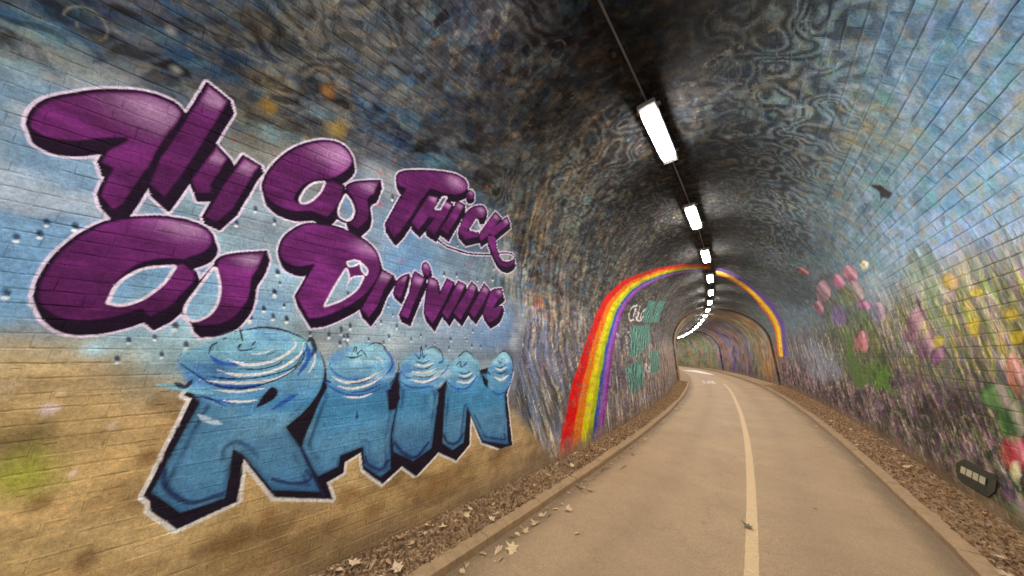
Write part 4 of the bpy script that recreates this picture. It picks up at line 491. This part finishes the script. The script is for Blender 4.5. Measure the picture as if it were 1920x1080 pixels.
# asphalt: buff surface dressing with chippings, cracks, stains and dirt washed against the kerbs
m,nt,b=newmat('buff_asphalt'); g=N(nt,'ShaderNodeNewGeometry'); p=g.outputs['Position']
ramp=N(nt,'ShaderNodeValToRGB'); nt.links.new(noise(nt,p,150,4,.8),ramp.inputs[0]); e=ramp.color_ramp.elements
e[0].position=.28; e[0].color=(.20,.127,.064,1); e[1].position=.74; e[1].color=(.70,.49,.285,1); k=e.new(.52); k.color=(.455,.305,.165,1)
ed=N(nt,'ShaderNodeAttribute',attribute_name='paint'); sep=N(nt,'ShaderNodeSeparateColor'); nt.links.new(ed.outputs['Color'],sep.inputs[0])
facs=[remap(nt,noise(nt,p,.9,6,.65),.3,.7,.88,1.1),remap(nt,noise(nt,p,34,5,.75),.3,.7,.84,1.15),remap(nt,noise(nt,p,5,6,.7),.34,.5,.92,1.0),sep.outputs[0]]
wv=N(nt,'ShaderNodeVectorMath',operation='MULTIPLY_ADD'); nz=N(nt,'ShaderNodeTexNoise'); nz.inputs['Scale'].default_value=3; nt.links.new(p,nz.inputs['Vector']); wv.inputs[1].default_value=(.5,.5,.5); nt.links.new(nz.outputs['Color'],wv.inputs[0]); nt.links.new(p,wv.inputs[2])
vo=N(nt,'ShaderNodeTexVoronoi',feature='DISTANCE_TO_EDGE'); vo.inputs['Scale'].default_value=.42; nt.links.new(wv.outputs[0],vo.inputs['Vector'])
facs.append(remap(nt,vo.outputs['Distance'],.0,.004,.8,1))
cur=facs[0]
for x in facs[1:]:
    mm=N(nt,'ShaderNodeMath',operation='MULTIPLY'); nt.links.new(cur,mm.inputs[0]); nt.links.new(x,mm.inputs[1]); cur=mm.outputs[0]
nt.links.new(mulcol(nt,ramp.outputs[0],cur),b.inputs['Base Color']); b.inputs['Roughness'].default_value=.72; bump(nt,b,noise(nt,p,150,4,.8),.008,.9)
MAT_ROAD=m
MAT_VERGE=plain('leafy_soil',(.40,.27,.16),.9,0,.45,22,.02)
MAT_KERB=plain('kerb_concrete',(.37,.24,.125),.85,0,.22,14,.004)
MAT_PAINT=plain('road_paint',(.62,.43,.22),.7,0,.16,40,.003)
MAT_WHITE=plain('road_white',(.8,.78,.76),.7,0,.2,12,.003)
svr=np.concatenate([np.arange(-14,-2,.5),np.arange(-2,24,.1),np.arange(24,90,.5)])
EDGE=True
tag(strip('ground',svr,lambda s:-wl(s)-.6,lambda s:wr(s)+.6,-.06,-.06,3,MAT_VERGE),kind='structure')
road=tag(strip('path',svr,LKE-.01,lambda s:rke(s)+.01,0,0,60,MAT_ROAD,None,.012,401,1.2),kind='structure')
tag(strip('verge',svr,lambda s:-wl(s)-.03,LKE-KW+.01,.13,.07,10,MAT_VERGE,None,.05,411,9),kind='structure')
tag(strip('verge',svr,lambda s:rke(s)+KW-.01,lambda s:wr(s)+.03,.065,.10,10,MAT_VERGE,None,.05,421,9),kind='structure')
def clx(s): return np.interp(s,[0,3.5,6,10.7,15,22.7,26],[.26,.24,.21,.16,.14,.25,.3])
def roadz(s,l): return .012*(fbm(np.asarray(s,float)*1.2,np.asarray(l,float)*1.2,401)-.5)
def mark(name,sv,la,lb_,mat,n=3):
    S=np.repeat(np.asarray(sv)[:,None],n,1); t=np.linspace(0,1,n)[None]; l=la(S)+(lb_(S)-la(S))*t; V=flat(S,l,roadz(S,l)+.004).reshape(-1,3)
    i=np.arange(S.size).reshape(S.shape); Fq=np.stack([i[:-1,:-1],i[:-1,1:],i[1:,1:],i[1:,:-1]],-1).reshape(-1,4)[:,::-1]; return ob(name,fastmesh(name,V,Fq,mat),road)
mark('centre_line',np.arange(-4,24.4,.1),lambda s:clx(s)-.05+.008*(fbm(s*9,s*0,431)-.5),lambda s:clx(s)+.05+.008*(fbm(s*9,s*0+3,433)-.5),MAT_PAINT)
# cycle symbol painted further along, then a plain white patch
def ribbon(pts,w):
    p=np.array(pts,float); d=np.gradient(p,axis=0); nn=np.stack([-d[:,1],d[:,0]],1); nn/=np.linalg.norm(nn,axis=1)[:,None]+1e-9
    A=p+nn*w/2;Bv=p-nn*w/2; V=[];
    for a,b_ in zip(A,Bv): V+= [a,b_]
    V=np.array(V); Z=flat(V[:,0],V[:,1],roadz(V[:,0],V[:,1])+.005); n=len(p); i=np.arange(n-1)*2; return Z,np.stack([i,i+1,i+3,i+2],1)
sv_=[];sf=[];o_=0
def addr(pts,w):
    global o_
    V,Fq=ribbon(pts,w); sv_.append(V); sf.append(Fq+o_); o_+=len(V)
t=np.linspace(0,2*np.pi,20)
for cs_ in (24.6,26.4): addr([(cs_+.45*math.cos(a),-.55+.32*math.sin(a)) for a in t],.09)
addr([(24.6,-.55),(25.3,-.25),(26.2,-.25),(25.5,-.55),(24.6,-.55)],.09); addr([(26.4,-.55),(26.15,-.1)],.09); addr([(25.3,-.25),(25.2,-.05)],.09)
ob('cycle_symbol',fastmesh('cycle_symbol',np.vstack(sv_),np.vstack(sf),MAT_WHITE),road)
mark('white_patch',np.arange(36,46,.5),lambda s:np.interp(s,[36,46],[.5,-1.5]),lambda s:np.interp(s,[36,46],[.9,.3]),MAT_WHITE)  # white wedge on the path, wider with distance
# kerb stones
def kerb(name,edge,out,label):
    root=tag(empty(name),kind='structure'); r=np.random.default_rng(5); s=-6.0; n=0; sh={}
    while s<40:
        l=.915; s1=s+l
        xs=np.array([s+.004,s+l/2,s1-.004]); dz=r.normal()*.004; dl=r.normal()*.005
        prof=[(0,-.05),(0,KH-.018),(.018,KH),(KW,KH),(KW,-.05)]
        V=[]
        for x in xs:
            e0=float(edge(x)) if callable(edge) else edge
            for a,z in prof: V.append(flat(x,e0+out*(a+dl),z+dz))
        V=np.array(V).reshape(-1,3); F4=[]
        for i in range(2):
            for j in range(4): a=i*5+j; F4.append((a,a+1,a+6,a+5) if out<0 else (a,a+5,a+6,a+1))
        me=bpy.data.meshes.new('kerb_stone'); c=V.mean(0); F4+= [(4,3,2,1,0),(10,11,12,13,14)]
        me.from_pydata([tuple(x) for x in V-c],[],F4); me.materials.append(MAT_KERB); o=ob('kerb_stone',me,root); o.location=c; s=s1
    tag(strip('kerb_run',np.arange(40,90,.5),(lambda q:edge(q)) if callable(edge) else edge,(lambda q:edge(q)+out*KW) if callable(edge) else edge+out*KW,KH,KH,2,MAT_KERB,root))
    return root
kerb('kerb',LKE,-1,''); kerb('kerb',rke,1,'')

# ------------------------------------------------------------------ lamps along the crown
MAT_HOUS=plain('lamp_housing',(.30,.29,.28),.6,0,.1,20,.001)
m,nt,b=newmat('lit_diffuser'); b.inputs['Base Color'].default_value=(.9,.9,.9,1); b.inputs['Emission Color'].default_value=(1,.955,.9,1); b.inputs['Emission Strength'].default_value=LAMP_EMIT; MAT_DIFF=m
MAT_CABLE=plain('grey_conduit',(.20,.19,.18),.6,0,.1,20,0)
def roundslab(name,sx,sy,z0,z1,r,mat):
    P=[]
    for cx,cy,a0 in ((sx/2-r,sy/2-r,0),(-sx/2+r,sy/2-r,90),(-sx/2+r,-sy/2+r,180),(sx/2-r,-sy/2+r,270)):
        for k in range(5): a=math.radians(a0+k*22.5); P.append((cx+r*math.cos(a),cy+r*math.sin(a)))
    n=len(P); V=[(x*.93,y*.985,z0) for x,y in P]+[(x,y,z0+.014) for x,y in P]+[(x,y,z1) for x,y in P]
    F=[tuple(range(n))[::-1],tuple(range(2*n,3*n))]+[(l*n+i,l*n+(i+1)%n,(l+1)*n+(i+1)%n,(l+1)*n+i) for l in (0,1) for i in range(n)]
    me=bpy.data.meshes.new(name); me.from_pydata(V,[],F); me.materials.append(mat); return me
hous=boxmesh('housing',.22,1.42,.07,MAT_HOUS,.012,.045); diff=roundslab('diffuser',.18,1.1,.0,.05,.07,MAT_DIFF)
brk=boxmesh('bracket',.29,.05,.025,MAT_HOUS,.004,.115); stem=boxmesh('stem',.03,.03,0.17,MAT_HOUS,.003,.135)
SL=[3.95+3.1976*k for k in range(-4,26)]
for k,s in enumerate(SL):
    a=float(np.interp(s,SS,AA)); x,y=axis(s,0.); L_=tag(empty('ceiling_lamp',(float(x),float(y),4.885),a),'long white strip lamp glowing under the dark tunnel crown','lamp','lamps strung along the tunnel crown')
    ob('housing',hous,L_); ob('diffuser',diff,L_)
    for sg in (-1,1): o=ob('bracket',brk,L_); o.location=(0,.55*sg,0); o=ob('hanger',stem,L_); o.location=(0,.55*sg,0)
def tube(name,P,r,mat,parent=None,n=6):
    P=np.array(P); d=np.gradient(P,axis=0); d/=np.linalg.norm(d,axis=1)[:,None]; u=np.cross(d,[0,0,1.]); u/=np.linalg.norm(u,axis=1)[:,None]+1e-9; w=np.cross(u,d)
    t=np.arange(n)/n*2*np.pi; V=(P[:,None]+r*(u[:,None]*np.cos(t)[None,:,None]+w[:,None]*np.sin(t)[None,:,None])).reshape(-1,3); i=np.arange(len(P)*n).reshape(-1,n); j=np.roll(i,-1,1)
    return ob(name,fastmesh(name,V,np.stack([i[:-1],j[:-1],j[1:],i[1:]],-1).reshape(-1,4),mat,smooth=True),parent)
ts=np.arange(-10,82,.25); tag(tube('power_cable',flat(ts,0*ts,5.085+.008*np.sin(ts*2)),.011,MAT_CABLE),'thin grey cable running from lamp to lamp along the crown','cable')

# ------------------------------------------------------------------ plaque on the right-hand wall
MAT_GREEN=plain('dark_green_plate',(.022,.03,.020),.55,0,.2,30,.001); MAT_CREAM=plain('cream_panel',(.55,.52,.36),.6,0,.1,30,.001)
def slab(name,P,d0,d1,mat,parent=None):
    p=np.array([a[:2] for a in P]); n=len(p); c=p.mean(0); V=np.vstack([pos(p[:,0],p[:,1],d0),pos(p[:,0],p[:,1],d1)]); o0=pos(c[0],c[1],d0); me=bpy.data.meshes.new(name)
    me.from_pydata([tuple(v-o0) for v in V],[],[tuple(range(n,2*n)),tuple(range(n))[::-1]]+[(i,(i+1)%n,n+(i+1)%n,n+i) for i in range(n)]); me.materials.append(mat)
    o=ob(name,me,parent); o.location=o0; return o,o0
pl,o0=slab('wall_plaque',PLAQUE,.002,-.014,MAT_GREEN); tag(pl,'dark green eight-sided plaque with cream slots on flower-painted wall','plaque')
w=np.array([a[:2] for a in WINDOW])
for k in range(4):
    f0,f1=k/4+.02,(k+1)/4-.02; A=w[0]+(w[1]-w[0])*f0; Bq=w[0]+(w[1]-w[0])*f1; Cq=w[3]+(w[2]-w[3])*f1; D=w[3]+(w[2]-w[3])*f0
    o,oc=slab('cream_slot',[A,Bq,Cq,D],-.0145,-.018,MAT_CREAM,pl); o.location=Vector(oc)-Vector(o0)

# ------------------------------------------------------------------ fallen leaves
LEAFM=[plain('dry_leaf_brown',(.42,.26,.14),.8,0,.35,60,.001),plain('dry_leaf_tan',(.60,.43,.26),.8,0,.3,60,.001),plain('dry_leaf_ochre',(.68,.49,.26),.8,0,.3,60,.001),plain('dry_leaf_dark',(.27,.17,.10),.85,0,.3,60,.001),plain('pale_leaf',(.66,.48,.3),.8,0,.25,60,.001)]
MAT_GLEAF=plain('green_leaf',(.10,.11,.035),.7,0,.3,60,.001)
def leafshape(lobed,r):
    if lobed: pr=[(0,-.5),(.18,-.28),(.5,-.3),(.3,-.05),(.52,.2),(.2,.16),(.12,.5),(0,.62),(-.1,.45),(-.24,.18),(-.5,.22),(-.32,-.04),(-.46,-.3),(-.15,-.28)]
    else: pr=[(0,-.5),(.14,-.3),(.22,0),(.15,.3),(0,.55),(-.15,.3),(-.22,0),(-.14,-.3)]
    P=np.array(pr)*(1+.12*r.normal(size=(len(pr),1))); z=.35*r.random()*np.abs(P[:,0])**1.2*2+.25*r.normal()*P[:,1]**2*2; return np.column_stack([P,z])
def fan(P):
    n=len(P); V=np.vstack([P.mean(0)-[0,0,.03],P]); return V,[(0,i+1,(i+1)%n+1) for i in range(n)]
LV=[]
lr=np.random.default_rng(21)
for k in range(8):
    V,Fq=fan(leafshape(k%3!=0,lr)); me=bpy.data.meshes.new('leaf'); me.from_pydata([tuple(v) for v in V],[],Fq); LV.append(me)
def put_leaf(s,l,z,size,mi,mat=None,label='dry fallen leaf lying on the path beside the kerb',group='fallen leaves on the path',k=None):
    k=int(lr.integers(8)) if k is None else k; me=LV[k]; key=(k,mi if mat is None else 'g'); 
    if key not in LEAFC: c=me.copy(); c.materials.append(mat or LEAFM[mi]); LEAFC[key]=c
    o=ob('leaf',LEAFC[key]); o.location=Vector(flat(s,l,z).tolist()); o.scale=(size,size,size); o.rotation_euler=(lr.normal()*.18,lr.normal()*.18,lr.random()*6.3); tag(o,label,'leaf',group); return o
LEAFC={}
for i in range(110):
    s=1.6+13*lr.random()**1.6; l=LKE+.03+abs(lr.normal())*.09; put_leaf(s,l,roadz(s,l)+.012,.03+.06*lr.random(),int(lr.choice([0,0,1,1,2,3],1)[0]))
for s,l,sz,mi in ((2.35,-1.5,.13,2),(2.25,-1.58,.11,1),(3.35,-1.45,.10,1),(5.1,-1.42,.08,4),(5.25,-1.42,.09,4),(2.0,-1.25,.09,1),(3.0,-1.15,.06,2),(1.75,-1.5,.12,0)): put_leaf(s,l,roadz(s,l)+.016,sz,mi)
for i in range(16):
    s=4.6+9*lr.random(); l=float(rke(s))-.04-abs(lr.normal())*.12; put_leaf(s,l,roadz(s,l)+.01,.04+.05*lr.random(),int(lr.choice([0,1,3])),label='dry fallen leaf lying on the path below the flower-painted wall',group='fallen leaves by the flower wall')
for i in range(14):
    s=3.2+9*lr.random(); l=-1.2+2.5*lr.random(); put_leaf(s,l,roadz(s,l)+.008,.025+.03*lr.random(),int(lr.choice([0,1,3])),label='small scrap of dry leaf out on the open path',group='leaf scraps on the open path')
o=put_leaf(4.33,.20,roadz(4.33,.2)+.02,.10,0,MAT_GLEAF,'green leaf lying on the painted centre line','' or None,1)
for i in range(46):
    s=.9+9*lr.random()**1.5; t=lr.random(); l=float(-wl(s)+.04+(LKE-KW+wl(s)-.02)*t); put_leaf(s,l,.13-.06*t+.04,.05+.06*lr.random(),int(lr.choice([0,1,1,2,4])),label='curled leaf on the litter below the graffiti verse',group='larger leaves on the litter below the verse')
for i in range(30):
    s=4.2+8*lr.random()**1.5; t=lr.random(); l=float(rke(s)+KW+(wr(s)-rke(s)-KW-.05)*t); put_leaf(s,l,.065+.035*t+.04,.05+.05*lr.random(),int(lr.choice([0,1,1,2])),label='curled leaf on the litter below the painted flowers',group='larger leaves on the flower-wall litter')
# leaf litter banked on the verges: beyond counting
def litter(name,s0,s1,la,lb_,n,zf,label,sizes=(.014,.05)):
    VS=[];FS=[];MI=[];off=0; r=np.random.default_rng(int(s0*10)+n)
    for i in range(n):
        s=s0+(s1-s0)*r.random()**1.7; a=float(la(s));b_=float(lb_(s)); t=r.random(); l=a+(b_-a)*t; V,Fq=fan(leafshape(False,r)*(sizes[0]+(sizes[1]-sizes[0])*r.random()))
        rot=np.array(Matrix.Rotation(r.random()*6.3,3,'Z')@Matrix.Rotation(r.normal()*.28,3,'X')); V=V@rot.T+np.array(flat(s,l,zf(t)+.012+.02*r.random())); VS.append(V); FS.append(np.array(Fq)+off); MI+= [int(r.choice([0,0,1,1,3,2],1)[0])]*len(Fq); off+=len(V)
    me=fastmesh(name,np.vstack(VS),np.vstack(FS),None)
    for mm_ in LEAFM: me.materials.append(mm_)
    me.polygons.foreach_set('material_index',np.array(MI,dtype=np.int32)); o=ob(name,me); tag(o,label,'leaf litter',kind='stuff')
litter('leaf_litter',.6,24,lambda s:-wl(s)+.02,lambda s:LKE-KW+.02,11000,lambda t:.13-.06*t,'brown leaf litter heaped between kerb and graffiti verse wall')
litter('leaf_litter',1.0,24,lambda s:rke(s)+KW,lambda s:wr(s)-.02,11000,lambda t:.065+.035*t,'brown leaf litter between kerb and flower-painted wall')
